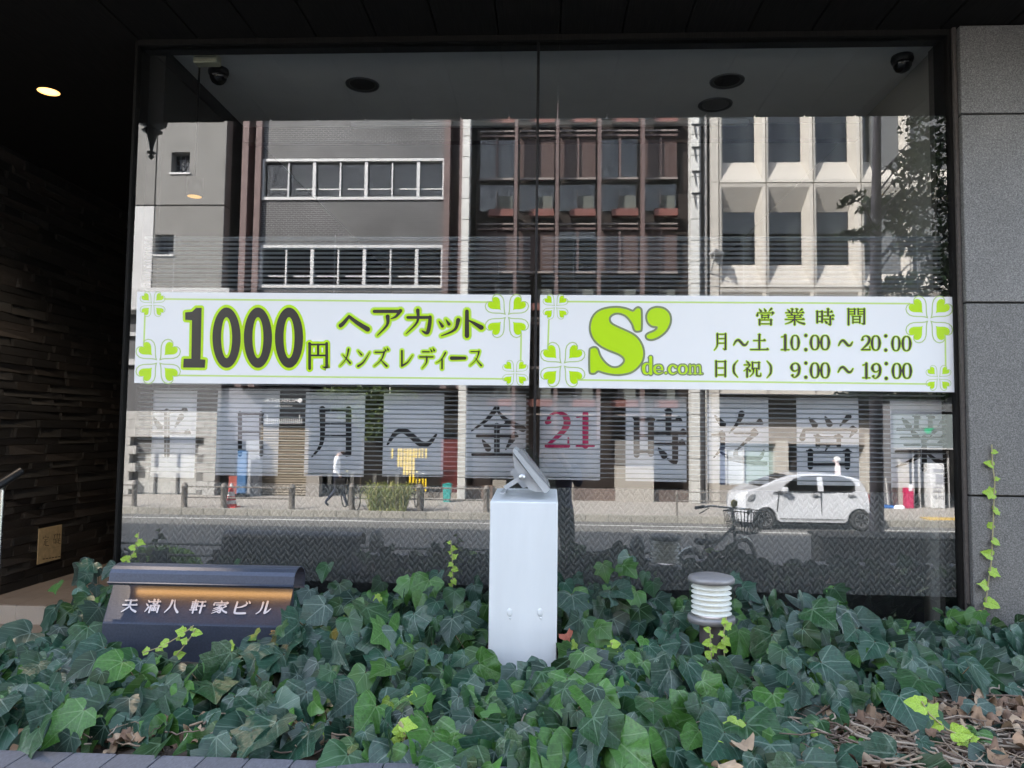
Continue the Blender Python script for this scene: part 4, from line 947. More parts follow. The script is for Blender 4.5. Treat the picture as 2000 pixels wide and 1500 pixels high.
# windscreen and rear screen
q = [cp(1484, 950.4), cp(1541, 927)]; MB().add([(q[0][0], cyc-.58, q[0][1]+.012), (q[0][0], cyc+.58, q[0][1]+.012), (q[1][0], cyc+.52, q[1][1]+.004), (q[1][0], cyc-.52, q[1][1]+.004)], [(0, 1, 2, 3)]).build('windscreen', CARB, car)
for nm, cxp in (('front', 1491), ('rear', 1681.5)):
    for sgn in (1, -1):
        c = cp(cxp, 1014.8); r_ = (c[1]-ZR); yy = cyc+sgn*(W2-.09)
        wl = MB(); n = 26; prf = [(r_*.62, .085), (r_*.72, .1), (r_*.93, .1), (r_, .07), (r_, -.07), (r_*.9, -.1), (r_*.6, -.1)]
        vs = []; fs = []
        for (rr_, yo) in prf:
            for k in range(n): vs.append((c[0]+rr_*math.cos(2*math.pi*k/n), yy+sgn*yo, c[1]+rr_*math.sin(2*math.pi*k/n)))
        for i in range(len(prf)-1):
            for k in range(n): fs.append((i*n+k, i*n+(k+1) % n, (i+1)*n+(k+1) % n, (i+1)*n+k))
        wl.add(vs, fs, 0, True); wheel = wl.build('wheel', TYRE, car)
        rm_ = MB(); vs = []
        for (rr_, yo) in ((r_*.64, .088), (r_*.56, .088), (r_*.54, .03), (0, .02)):
            for k in range(n): vs.append((c[0]+rr_*math.cos(2*math.pi*k/n), yy+sgn*yo, c[1]+rr_*math.sin(2*math.pi*k/n)))
        rm_.add(vs, [(i*n+k, i*n+(k+1) % n, (i+1)*n+(k+1) % n, (i+1)*n+k) for i in range(3) for k in range(n)], 1); rm_.m = [0 if i < n else 1 for i in range(len(rm_.m))]
        for k in range(6):
            aa = 2*math.pi*k/6+.3; e1, e2 = Vector((math.cos(aa), 0, math.sin(aa))), Vector((-math.sin(aa), 0, math.cos(aa))); C0 = Vector((c[0], yy+sgn*.09, c[1]))
            for s2 in (-1, 1):
                q1 = C0+e2*s2*.02; q2 = C0+e1*r_*.58+e2*s2*.05; tt = e2*.014
                rm_.add([q1-tt, q1+tt, q2+tt, q2-tt], [(0, 1, 2, 3)], 0)
        rm_.lathe([(0, 0)], (0, 0, 0), 3) if False else None
        rm_.build('rim', [RIMM, TYRE], wheel)
MB().box(xc0+.3, xc1-.25, cyc-.6, cyc+.6, ZR+.14, ZR+.3).build('underbody', CARB, car)

# ---- bicycles
SAD = .68
def bicycle(label, cx_, cy_, z0, s, m, basket, dirx=1, group=None):
    t = thing('bicycle', label, 'bicycle', (cx_, cy_, z0), group)
    def P3(x_, z_, y_=0): return (cx_+dirx*x_*s, cy_+y_*s, z0+z_*s)
    R_ = .32; 
    for wx in (-.52, .52):
        ring = MB(); ring.tube([P3(wx+R_*math.cos(k*math.pi/14), R_+.01+R_*math.sin(k*math.pi/14)) for k in range(29)], .018*s, 6, caps=False); wh = ring.build('wheel', TYRE, t)
        sp = MB()
        for k in range(10): sp.tube([P3(wx, R_+.01), P3(wx+R_*.97*math.cos(k*.628), R_+.01+R_*.97*math.sin(k*.628))], .003*s, 4, caps=False)
        sp.build('spokes', STEEL, wh)
        MB().tube([P3(wx+(R_+.03)*math.cos(k*math.pi/12), R_+.01+(R_+.03)*math.sin(k*math.pi/12)) for k in range(1, 10)], .012*s, 4).build('mudguard', STEEL, t)
    fr = MB(); bb = (-.08, .29); st_ = (-.2, .78); hd = (.36, .80); hb_ = (.40, .62)
    for a_, b__ in ((bb, st_), (bb, hb_), ((-.17, .6), hd), ((-.52, .33), bb), ((-.52, .33), (-.18, .66)), (hd, hb_), (hb_, (.52, .33))): fr.tube([P3(*a_), P3(*b__)], .016*s, 7)
    fr.build('frame', m, t)
    MB().tube([P3(hd[0], hd[1]), P3(.33, .98)], .013*s, 7).build('stem', STEEL, t)
    MB().tube([P3(.20, .99, -.25), P3(.28, 1.0, -.22), P3(.36, .99, -.08), P3(.36, .99, .08), P3(.28, 1.0, .22), P3(.18, .99, .27)], .011*s, 7).build('handlebar', STEEL, t)
    for y_ in (-1, 1):
        MB().tube([P3(.10, .985, y_*.29), P3(.22, .995, y_*.26)], .017*s, 7).build('grip', BLACKM, t)
        MB().tube([P3(.27, .98, y_*.23), P3(.17, .945, y_*.25), P3(.13, .93, y_*.26)], .006*s, 5).build('brake_lever', BLACKM, t)
    MB().lathe([(0, -.05), (.035, -.03), (.035, .02), (0, .04)], P3(.37, 1.04), 8).build('lamp', mat('bell_yellow', (.5, .42, .1), .4), t)
    sd_ = MB(); sd_.cbox(*sorted((P3(-.32, 0)[0], P3(-.06, 0)[0])), cy_-.07*s, cy_+.07*s, z0+SAD*s, z0+(SAD+.06)*s, .02); sd_.build('saddle', BLACKM, t)
    MB().tube([P3(*st_), P3(-.21, SAD+.01)], .012*s, 6).build('seat_post', STEEL, t)
    if basket:
        b = MB(); x0_, x1_, z0_, z1_, y0_, y1_ = .44, .74, .72, .95, -.16, .16
        for zz_, e in ((z1_, 0), ((z0_+z1_)/2, .02), (z0_, .04)):
            L = [P3(x0_+e, zz_, y0_+e), P3(x1_-e, zz_, y0_+e), P3(x1_-e, zz_, y1_-e), P3(x0_+e, zz_, y1_-e), P3(x0_+e, zz_, y0_+e)]
            for i in range(4): b.tube([L[i], L[i+1]], (.008 if zz_ == z1_ else .004)*s, 4)
        for k in range(9):
            f_ = k/8
            for ya, yb in ((y0_, y0_+.04), (y1_, y1_-.04)): b.tube([P3(x0_+(x1_-x0_)*f_, z1_, ya), P3(x0_+.04+(x1_-x0_-.08)*f_, z0_, yb)], .0035*s, 4)
            for xa_, xb_ in ((x0_, x0_+.04), (x1_, x1_-.04)): b.tube([P3(xa_, z1_, y0_+(y1_-y0_)*f_), P3(xb_, z0_, y0_+.04+(y1_-y0_-.08)*f_)], .0035*s, 4)
            b.tube([P3(x0_+.04+(x1_-x0_-.08)*f_, z0_, y0_+.04), P3(x0_+.04+(x1_-x0_-.08)*f_, z0_, y1_-.04)], .0035*s, 4)
        b.build('basket', BLACKM, t)
    return t
a = RY(1435, 1010, -.62)
nb = bicycle('dark bicycle with a wire front basket leaning by the near rail', 0, 0, 0, 1, BLACKM, True)
nb.rotation_euler = (0, 0, -.85); nb.location = (a.x-.33*math.cos(.85), -.72+.33*math.sin(.85), 0)
fb = RY(684, 1000, YRL-.35); b2 = bicycle('silver bicycle parked behind the far rail post', 0, 0, 0, 1, STEEL, False, -1); b2.location = (fb.x, YRL-.35, ZO); b2.rotation_euler = (0, 0, 1.0)
fb = RY(1240, 1000, YRL-.35)
fb = RY(815, 1000, YRL-.35); b3 = bicycle('grey bicycle parked to the right of the grass clump', 0, 0, 0, 1, STEEL, False, -1); b3.location = (fb.x, YRL-.55, ZO); b3.rotation_euler = (0, 0, 1.25)

# ---- near guard rail, planting strip, cabinet
NPOST = mat('near_post', (.10, .105, .10), .5, 0, var=.1)
YN = -.78
rail('guard_rail', 'near guard rail with thick domed posts mirrored low in the glass', (485, 737, 990, 1245), YN, 0, 1031, (1065, 1087), .075, (RY(150, 1000, YN).x, RY(1390, 1000, YN).x), NPOST, .014)
HG = [leafmat('hedge_a', (.20, .42, .03)), leafmat('hedge_b', (.28, .50, .05)), leafmat('hedge_c', (.10, .22, .03))]
for k, (p0, p1, pt) in enumerate(((235, 395, 1064), (600, 728, 1066), (845, 955, 1072), (1155, 1255, 1072))):
    a = RY(p0, pt, -1.15); b_ = RY(p1, pt, -1.15); cx_ = (a.x+b_.x)/2
    t = thing('low_shrub', ['bright green low shrub behind the near rail, leftmost in the mirror image', 'bright green low shrub right of the building name marker in the mirror image', 'low green shrub mirrored just left of the white box', 'low green shrub mirrored just right of the white box'][k], 'shrub', (cx_, -1.15, 0), 'low shrubs along the near kerb')
    hh = a.z
    leafcloud('foliage', [((cx_, -1.15, hh*.5), (abs(b_.x-a.x)/2, .22, hh*.5))], 2600, .035, HG, t)
    MB().tube([(cx_, -1.15, 0), (cx_, -1.15, hh*.6)], .02, 6).build('stem', MATS['bark'], t)
a = RY(1603, 1046, -.95); b_ = RY(1880, 1050, -.95)
cb_ = thing('roadside_cabinet', 'long low dark cabinet with a thin cap mirrored at lower right', 'cabinet', (a.x, -.95, 0)); CABM = mat('cabinet_dark', (.055, .052, .045), .6, var=.1)
MB().cbox(a.x+.03, b_.x+.9, -1.35, -.95, 0, a.z-.03, .01).build('body', CABM, cb_); MB().cbox(a.x, b_.x+.93, -1.38, -.92, a.z-.029, a.z, .008).build('cap', CABM, cb_)
for k in range(4): xx = a.x+.35+k*.62; MB().box(xx, xx+.012, -.952, -.945, .05, a.z-.06).build('panel_seam', BLACKM, cb_)
# near street tree
YT = -1.7
ta = RY(1712, 900, YT); tr = thing('street_tree', 'dark leafy street tree mirrored at the right side of the window', 'tree', (ta.x, YT, -.1))
BARK = mat('tree_bark', (.40, .34, .34), .9, 0, var=.3, scale=12, bump=.6)
MB().tube([(ta.x-.02, YT, -.12), (ta.x, YT, 1.5), (ta.x+.01, YT, 3.0), (ta.x+.05, YT, 4.6), (ta.x+.1, YT, 6.2)], [.085, .075, .07, .055, .03], 10).build('trunk', BARK, tr)
br = MB(); ells = []
def tp(px, py): q = RY(px, py, YT+U(-.4, .4)); return q
for (px, py, rx, rz_) in ((1790, 330, .30, .28), (1830, 400, .4, .3), (1760, 400, .28, .16), (1800, 300, .22, .14), (1740, 405, .25, .10), (1700, 400, .16, .07), (1835, 480, .35, .25), (1780, 475, .2, .14), (1760, 440, .2, .1), (1690, 455, .14, .06), (1650, 462, .13, .045), (1720, 560, .16, .09), (1765, 555, .2, .14), (1830, 560, .35, .2), (1690, 765, .14, .05), (1745, 770, .25, .06), (1670, 768, .2, .03), (1840, 240, .5, .3), (1900, 350, .5, .6), (1900, 520, .5, .4), (1820, 770, .4, .08), (1665, 388, .12, .03), (1805, 745, .4, .15), (1960, 200, .9, .6), (1850, 60, .9, .6)):
    q = tp(px, py); ells.append(((q.x, q.y, q.z), (rx, .35, rz_)))
    z_s = max(2.6, q.z-.9*abs(q.x-ta.x)); br.tube([(ta.x+.01, YT, z_s), ((ta.x*.5+q.x*.5), (YT+q.y)/2, (z_s+q.z)/2+.1), q], [.014, .008, .003], 6)
br.build('branches', BARK, tr); leafcloud('crown', ells, 7000, .052, TL, tr)
# hanging lantern finial under the canopy edge
# ================================================================== OUR BUILDING
zTop = PY(1050, 79, D).z                       # head of the glass
e_ = PZ(1050, 239, zTop); YE = 2*D-e_.y         # canopy front edge from its mirrored line
xL = PY(250, 600, D).x; xR = PY(1857, 500, D).x
ours = thing('office_building', 'dark fronted office building whose canopy hangs over the shop window', 'building', (0, D, 0))
MB().box(-45, 45, YE, D+12, zTop+.12, 13.9).build('upper_wall', mat('our_wall', (.10, .095, .09), .8, var=.1), ours)
sf = MB(); k = 0; x_ = -2.06
while x_ < 6:
    sf.cbox(x_+.003, x_+.297, YE+.002, D-.01, zTop+.02, zTop+.119, .004); x_ += .3
sf.build('soffit_boards', SOFF, ours)
zE = PZ(95, 178, 0) and None
XW = -2.9
XW = XW*(zTop-1.75)/(PX(120, 350, XW).z-1.75)
# entrance ceiling height from the top of the slate wall
zEC = PX(120, 350, XW).z
MB().box(-8, -2.061, YE+.002, D+6, zTop+.015, zTop+.119).build('entrance_ceiling', SOFF, ours); MB().box(-2.06, xL, D+.1, D+6, zTop+.03, zTop+.119).build('entrance_ceiling', SOFF, ours); zEC = zTop+.014
MB().box(xR+.2, 45, D+.3, D+1, -1, zTop+.11).build('side_front', mat('sf', (.1, .1, .1), .8), ours)
MB().box(-45, -6, D+1, D+1.5, -1, zTop+.11).build('side_front', MATS['sf'], ours)
# frame round the window
zBot = .80
win = thing('shop_window', 'large shop window of two tall panes in a black frame', 'window', ((xL+xR)/2, D, zBot))
for a0, a1, c0, c1 in ((xL-.008, xL+.004, zBot, zTop+.02), (xR-.0, xR+.014, zBot, zTop+.02)): MB().box(a0, a1, D-.02, D+.12, c0, c1).build('frame_post', SOFF, win)
MB().box(xL+.004, xR, D-.02, D+.03, zTop-.008, zTop+.02).build('frame_head', SOFF, win)
MB().box(xL+.004, xR, D-.02, D+.1, zBot, zBot+.05).build('frame_sill', BLACKM, win)
xm = PY(1047.5, 500, D).x
MB().box(xm-.006, xm+.006, D-.004, D+.1, zBot+.05, zTop-.008).build('mullion', BLACKM, win)
MB().box(xL+.004, xm-.006, D, D+.008, zBot+.05, zTop-.008).build('glass_pane', SHOPGLASS, win)
MB().box(xm+.006, xR, D, D+.008, zBot+.05, zTop-.008).build('glass_pane', SHOPGLASS, win)
# right hand granite column
gr_ = thing('granite_wall', 'grey granite clad wall right of the window', 'wall', (xR+.05, D, .3))
xs0 = xR+.015; xp = PY(1884, 500, D-.06).x
MB().box(xs0, xp-.001, D-.035, D+.2, .6, zTop+.02).build('reveal_stone', mat('brown_stone', (.09, .078, .07), .6, var=.2, scale=60), gr_)
zj = [.3, PY(1940, 969, D-.06).z, PY(1940, 591, D-.06).z, PY(1940, 222, D-.06).z, zTop+.019]
xj_ = [xp, xp+1.25, xp+2.5]
for i in range(4):
    for j in range(2): MB().cbox(xj_[j]+.003, xj_[j+1]-.003, D-.06, D+.2, zj[i]+.004, zj[i+1]-.004, .003).build('stone_panel', GRAN, gr_)
MB().box(xp+.01, xp+2.49, D-.04, D+.19, .3, zTop+.01).build('joint_mortar', mat('joint_dark', (.02, .02, .02), .9), gr_)
# slate wall on the left
zF = PX(50, 1148, XW).z                          # entrance floor
sw = thing('slate_wall', 'dark split slate wall of thin stones beside the entrance', 'wall', (XW, D+.5, zF))
smesh = []
for k in range(6):
    b = MB().cbox(-.5, .5, -.5, .5, -.5, .5, .03)
    b.v = [(x_+(.18*U(-1, 1) if x_ > 0 else 0), y_, z_) for x_, y_, z_ in b.v]
    o = b.build('slate_stone', SLATE[k % 4]); smesh.append(o.data); bpy.data.objects.remove(o)
rest = MB(); z = zF; cnt = 0
while z < zEC:
    hh = random.choice((.05, .06, .072, .06)); y = 2.7+U(0, .2)
    while y < 7.6:
        L = random.choice((.2, .3, .4, .5, .62))*U(.8, 1.2); T_ = U(.0, .014); yc = y+L/2
        if 4.7 < yc < 6.7 and cnt < 298:
            inst(random.choice(smesh), 'slate_stone', sw, (XW-.04+T_, yc, z+hh/2), (.08, L-.003, hh-.0025)); cnt += 1
        else: rest.box(XW-.08+T_, XW+T_, y+.0015, y+L-.0015, z+.001, z+hh-.0015, random.randrange(4))
        y += L
    z += hh
ro = rest.build('remaining_stones', SLATE, sw, fixn=False); ro['kind'] = 'stuff'
MB().box(XW-.3, XW-.06, 2.7, 7.7, zF-.3, zEC).build('wall_core', mat('core_black', (.008, .008, .008), 1), sw)
MB().box(XW-.3, xL-.03, 7.7, 7.8, zF, zEC).build('end_wall', mat('end_black', (.010, .010, .012), .7), sw)
MB().box(xL-.02, xL-.004, D+.12, 7.7, .3, zTop).build('window_side', mat('side_black', (.009, .009, .011), .6), win)
# commemorative plate
pl = thing('brass_plate', 'small brass foundation stone plate on the slate wall', 'plate', tuple(PX(98, 1065, XW+.02)))
c0 = PX(76, 1033, XW+.02); c1 = PX(121, 1027, XW+.02); c2 = PX(75, 1102, XW+.02)
y0_, y1_ = c0.y, c1.y; BRASS = mat('brass', (.62, .48, .27), .5, .15, var=.15, scale=30)
MB().cbox(XW+.014, XW+.022, y0_, y1_, c2.z, c0.z, .002).build('plate', BRASS, pl)
def fpl(px, py, L): q = PX(px, py, XW+.0225+L); return q
ik = Ink(fpl, .0003)
ik.glyph('定', 84, 1046, 95, 1066); ik.glyph('礎', 104, 1042, 118, 1062)
for k in range(6): ik.stroke([(84+k*6, 1092-k*.9), (87+k*6, 1091.5-k*.9)], [2, 2])
ik.build('lettering', mat('engraved', (.10, .065, .03), .5), pl)
# steps
stp = thing('entrance_steps', 'beige tiled entrance steps at the left of the planting', 'steps', (-3, 3.4, 0))
yS = PZ(60, 1183, zF).y; tr1 = chbox_mesh('riser_tile', STEPT, .02); tf = chbox_mesh('floor_tile', STEPT2, .02)
zz = zF; yy = yS; levels = []
for s_ in range(6):
    rise = .122; tread = .33
    n = 8
    for k in range(n): inst(tr1, 'riser_tile', stp, (xL-.06-.095-k*.192, yy-.006, zz-rise/2), (.189, .012, rise-.003))
    if s_: 
        for k in range(n):
            inst(tf, 'floor_tile', stp, (xL-.06-.095-k*.192, yy+tread/2-.006, zz+.0), (.189, tread-.004, .01))
    MB().box(xL-1.7, xL-.06, yy, yy+(2.9 if s_ == 0 else tread), -.2, zz-.004).build('step_core', GROUT, stp)
    zz -= rise; yy -= tread
for k in range(9):
    for j in range(11):
        inst(tf, 'floor_tile', stp, (xL-.06-.095-k*.192, yS+.095+j*.192-.005, zF+.001), (.189, .189, .01))
# hand rail
hr = thing('handrail', 'steel handrail post with a black grip at the left picture edge', 'handrail', (-2.2, 3.15, zF))
a = PY(4, 950, 3.5); MB().tube([(a.x, 3.5, .3), (a.x, 3.5, a.z)], .013, 12).build('post', STEEL, hr)
q0 = PY(-60, 985, 3.35); q1 = PY(40, 921, 3.58); MB().tube([q0, PY(0, 946, 3.47), q1], .02, 12).build('grip', BLACKM, hr)
MB().tube([(a.x, 3.5, a.z-.01), (a.x+.012, 3.5, a.z+.012)], .015, 8).build('bracket', STEEL, hr)
# entrance down light
ld = PZ(95, 178, zEC); EM = mat('warm_lamp', (1, .6, .2), .5, emit=(1, .50, .14), es=.5); EM2 = mat('warm_lamp_core', (1, .8, .5), .5, emit=(1, .50, .18), es=.55)
dl = thing('downlight', 'lit warm downlight in the black entrance ceiling', 'lamp', tuple(ld))
MB().lathe([(0, -.002), (.046, -.002)], ld, 24).build('lens', EM2, dl, smooth=False)
MB().lathe([(.046, -.002), (.058, -.002), (.058, -.003)], ld, 24).build('glow_ring', EM, dl)
MB().lathe([(.058, -.004), (.068, -.004), (.068, 0), (.058, 0)], ld, 24).build('trim', BLACKM, dl)
sp = bpy.data.lights.new('downlight_beam', 'SPOT'); sp.energy = 13; sp.color = (1, .80, .60); sp.spot_size = 2.2; sp.spot_blend = .6; sp.shadow_soft_size = .04
spo = bpy.data.objects.new('downlight_beam', sp); COL.objects.link(spo); spo.parent = dl; spo.location = (0, 0, -.03)
# finial hanging off the canopy edge
fa = RY(298, 241, YE-.12); fz = RY(298, 313, YE-.12).z; H_ = fa.z-fz
fi = thing('lantern_finial', 'black wrought iron pendant finial hanging at the canopy edge', 'lantern', (fa.x, YE-.12, fz))
MB().lathe([(0, 0), (.02, .10*H_), (.006, .16*H_), (.028, .19*H_), (.028, .22*H_), (.008, .25*H_), (.018, .45*H_), (.032, .70*H_), (.065, .78*H_), (.05, .83*H_), (.035, .86*H_), (.085, .97*H_), (.09, 1.05*H_), (.09, 1.6*H_), (.04, 1.7*H_), (0, 1.7*H_)], (fa.x, YE-.12, fz), 16).build('body', BLACKM, fi)
MB().box(fa.x-.01, fa.x+.01, YE-.12, YE, fz+1.6*H_, fz+1.66*H_).build('arm', BLACKM, fi)

# ================================================================== SHOP INTERIOR
iz = PY(1050, 86, D+.1).z; ixL, ixR = PY(325, 88, D+.1).x, PY(1843, 80, D+.1).x
room = thing('shop_room', 'dim grey shop interior behind the window glass', 'room', ((ixL+ixR)/2, D+3, 1.0))
YB = 2*D and PZ(1000, 238, iz).y
MB().box(ixL, ixR, D+.1, 9.5, iz, iz+.1).build('ceiling', INTC, room)
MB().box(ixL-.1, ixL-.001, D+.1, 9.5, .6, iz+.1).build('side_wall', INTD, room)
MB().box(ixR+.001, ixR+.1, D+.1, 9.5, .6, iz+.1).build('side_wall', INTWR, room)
MB().box(ixL, ixR, 9.5, 9.6, .6, iz).build('back_wall', INTW, room)
MB().box(ixL, ixR, D+.1, 9.5, .6, .72).build('floor', mat('shop_floor', (.30, .28, .25), .5), room)
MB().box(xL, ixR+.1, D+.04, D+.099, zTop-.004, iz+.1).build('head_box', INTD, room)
MB().box(PZ(340, 90, iz).x, ixR-.02, D+.105, D+.125, iz-.012, iz-.001).build('ceiling_trim', ALU, room)
bar = thing('curtain_track', 'white track along the shop ceiling behind the glass', 'track', (0, YB, iz))
xa = PZ(682, 234, iz).x; xb = PZ(1466, 227, iz).x
MB().cbox(xa, xb, YB-.02, YB+.02, iz-.03, iz-.001, .004).build('track', mat('track_white', (.55, .58, .58), .5), bar)
MB().box(ixL, ixR, YB+.05, YB+.12, iz-.10, iz-.001).build('ceiling_drop', mat('drop_dark', (.08, .08, .08), .9), room)
def down(px, py, r, lit, label):
    c = PZ(px, py, iz); t = thing('downlight', label, 'lamp', tuple(c), 'ceiling lamps inside the shop')
    MB().lathe([(r*.85, -.002), (r, -.008), (r*1.1, -.006), (r*1.12, 0)], c, 24).build('trim', mat('trim_grey', (.12, .12, .12), .4, .3), t)
    MB().lathe([(0, -.0015), (r*.84, -.0015)], c, 24).build('reflector', mat('reflector_dark', (.045, .045, .045), .3, .4) if not lit else mat('reflector_lit_tone', (.30, .30, .29), .3, .4), t)  # lit lamp: its faint glow is put in as paler colour, no emission
down(708, 165, .085, 0, 'dark round ceiling lamp inside the left pane')
down(1420, 158, .085, 0, 'dark round ceiling lamp inside the right pane, the upper of two')
down(1397, 204, .09, 1, 'pale round ceiling lamp inside the right pane, the lower of two')
for (px, py, lab) in ((427, 150, 'black dome security camera on the ceiling at the window\'s upper left'), (1762, 125, 'black dome security camera on the ceiling at the window\'s upper right')):
    c = PZ(px, py-15, iz); t = thing('dome_camera', lab, 'camera', tuple(c), 'dome cameras')
    MB().lathe([(0, 0), (.052, 0), (.055, -.02), (.05, -.035)], c, 20).build('housing', BLACKM, t)
    MB().lathe([(.046, -.035), (.044, -.055), (.032, -.075), (.015, -.085), (0, -.087)], c, 20).build('dome', mat('smoked_dome', (.01, .01, .01), .08), t)
    MB().box(c.x-.012, c.x+.012, c.y-.05, c.y-.035, c.z-.05, c.z-.047).build('painted_glint', ALU, t)  # pale metal strip that paints a highlight onto the dome
c = PZ(401, 104, iz); t = thing('ceiling_sensor', 'cream rectangular sensor box on the ceiling at upper left', 'sensor', tuple(c))
ca_, cb2 = PY(377, 97, 3.80), PY(423, 121, 3.80)
t.location = (ca_.x, 3.80, iz); ORG[t.name] = Vector(t.location)
MB().cbox(ca_.x, cb2.x, 3.80, 3.86, cb2.z, max(ca_.z, iz-.0015), .005).build('body', mat('cream_plastic', (.62, .60, .42), .5), t)
MB().box(ca_.x+.005, cb2.x-.005, 3.799, 3.80, cb2.z+.03, cb2.z+.032).build('seam', BLACKM, t)
# warm lamp seen through the glass
lw_ = PY(380, 384, 3.93)
t = thing('downlight', 'small lit warm lamp glowing behind the left pane', 'lamp', tuple(lw_))
MB().lathe([(0, 0), (.036, 0)], lw_, 20).build('lens', mat('warm_lamp_small', (1, .7, .3), .5, emit=(1, .50, .12), es=.16), t)
MB().lathe([(.037, .002), (.042, .002), (.042, .1), (0, .1)], lw_, 20).build('housing', BLACKM, t)
MB().tube([(lw_.x, lw_.y, lw_.z+.1), (lw_.x, lw_.y, iz)], .006, 6).build('cord', BLACKM, t)
# chairs behind the glass
for (px, cc, lab, yy_) in ((1536, (.22, .02, .03), 'dark red stool leg furthest left under the window film', 5.0), (1598, (.42, .06, .012), 'orange red stool under the window film', 4.7), (1702, (.30, .05, .015), 'narrow orange stool under the window film', 5.2), (1820, (.36, .15, .035), 'tan wooden stool in the window\'s lower right corner', 4.6)):
    a = PY(px, 1200, yy_); t = thing('stool', lab, 'stool', (a.x, yy_, .72)); m_ = mat('stool_%d' % px, cc, .5)
    for dx, dy in ((0, 0), (.32, .02), (.0, .3), (.32, .3)): MB().box(a.x+dx-.028, a.x+dx+.028, yy_+dy, yy_+dy+.05, .72, 1.17).build('leg', m_, t)
    MB().cbox(a.x-.05, a.x+.37, yy_-.03, yy_+.38, 1.171, 1.21, .01).build('seat', m_, t)
# venetian blinds
YBL = D+.085
sl_ = MB(); n = 1
def slat_mesh(x0, x1):
    b = MB(); W_ = .025; a_ = math.radians(13)
    prof_ = [(-.5, -.0), (-.17, .0016), (.17, .0016), (.5, 0)]
    pts_ = [(q_[0]*W_*math.cos(a_)+q_[1]*math.sin(a_), q_[0]*W_*math.sin(a_)*-1+q_[1]) for q_ in prof_]
    vs = []; fs = []
    for x_ in (x0, x1):
        for (yy2, zz2) in pts_: vs.append((x_, yy2, zz2))
        for (yy2, zz2) in pts_[::-1]: vs.append((x_, yy2, zz2-.0006))
    for i in range(8): fs.append((i, (i+1) % 8, 8+(i+1) % 8, 8+i))
    b.add(vs, fs); o = b.build('slat', SLATM, fixn=True); me = o.data; bpy.data.objects.remove(o); return me
for (x0, x1, lab) in ((xL+.03, PY(1036, 500, YBL).x, 'white venetian blind behind the left pane'), (PY(1058, 500, YBL).x, ixR-.005, 'white venetian blind behind the right pane')):
    z1_ = PY(1047, 468, YBL).z; z0_ = PY(1047, 938, YBL).z
    t = thing('venetian_blind', lab, 'blind', ((x0+x1)/2, YBL, z1_)); cxx = (x0+x1)/2; me = slat_mesh(x0-cxx, x1-cxx); z = z1_
    while z > z0_: inst(me, 'slat', t, (cxx, YBL, z)); z -= .0228
    for fr_ in (.08, .5, .92): xx = x0+(x1-x0)*fr_; MB().tube([(xx, YBL-.013, z0_), (xx, YBL-.013, z1_+.02)], .0008, 4).build('cord', SLATM, t)
    MB().cbox(x0, x1, YBL-.014, YBL+.014, z1_+.006, z1_+.011, .001).build('head_rail', mat('rail_grey', (.3, .32, .33), .6), t)
# paper sheets with characters
YP = YBL+.03
def fpap(px, py, L): return PY(px, py, YP-L)
DESC = {'平': 'a flat-topped cross character, leftmost of the row', '日': 'a boxy two-cell character, second from the left', '月': 'a tall moon character, third from the left', '～': 'a single wave stroke', '金': 'a roof-shaped gold character just left of the mullion', '21': 'a crimson 21 just right of the mullion', '時': 'the two-part hour character right of the crimson 21', '迄': 'a character with a sweeping foot stroke, fourth from the right end', '営': 'a character of stacked boxes above the parked car', '業': 'a many-stroked character, rightmost of the row'}
papers = [('平', (262,379), (762,933), (282,372,797,890)), ('日', (426,542), (763,930), (462,516,806,888)), ('月', (598,710), (766,931), (606,684,799,892)), ('～', (750,865), (768,932), (757,852,841,868)),
 ('金', (911,1026), (769,935), (921,1021,797,889)), ('21', (1055,1172), (771,938), None), ('時', (1222,1341), (773,941), (1237,1340,801,902)), ('迄', (1381,1502), (775,945), (1392,1494,808,905)),
 ('営', (1555,1679), (777,949), (1567,1672,814,912)), ('業', (1738,1864), (780,954), (1750,1862,812,916))]
for ch, (a0, a1), (b0, b1), g_ in papers:
    A = PY(a0, b0, YP); B_ = PY(a1, b1, YP)
    t = thing('paper_sheet', 'white sheet with '+DESC[ch], 'paper', ((A.x+B_.x)/2, YP, B_.z), 'paper sheets hanging in a row')
    rr_ = .002*U(-1, 1); MB().add([(A.x, YP, B_.z), (B_.x, YP, B_.z+rr_), (B_.x, YP, A.z+rr_), (A.x, YP, A.z), (A.x, YP+.0006, B_.z), (B_.x, YP+.0006, B_.z+rr_), (B_.x, YP+.0006, A.z+rr_), (A.x, YP+.0006, A.z)], [(0, 1, 2, 3), (4, 7, 6, 5), (0, 4, 5, 1), (1, 5, 6, 2), (2, 6, 7, 3), (3, 7, 4, 0)]).build('sheet', PAPER, t)
    ik = Ink(fpap, .0006)
    if ch == '21': ik.glyph('2', 1067, 806, 1110, 871); ik.glyph('1', 1126, 808, 1160, 871)
    else: ik.glyph(ch, g_[0], g_[2], g_[1], g_[3])
    ik.build('lettering', REDINK if ch == '21' else INK, t)
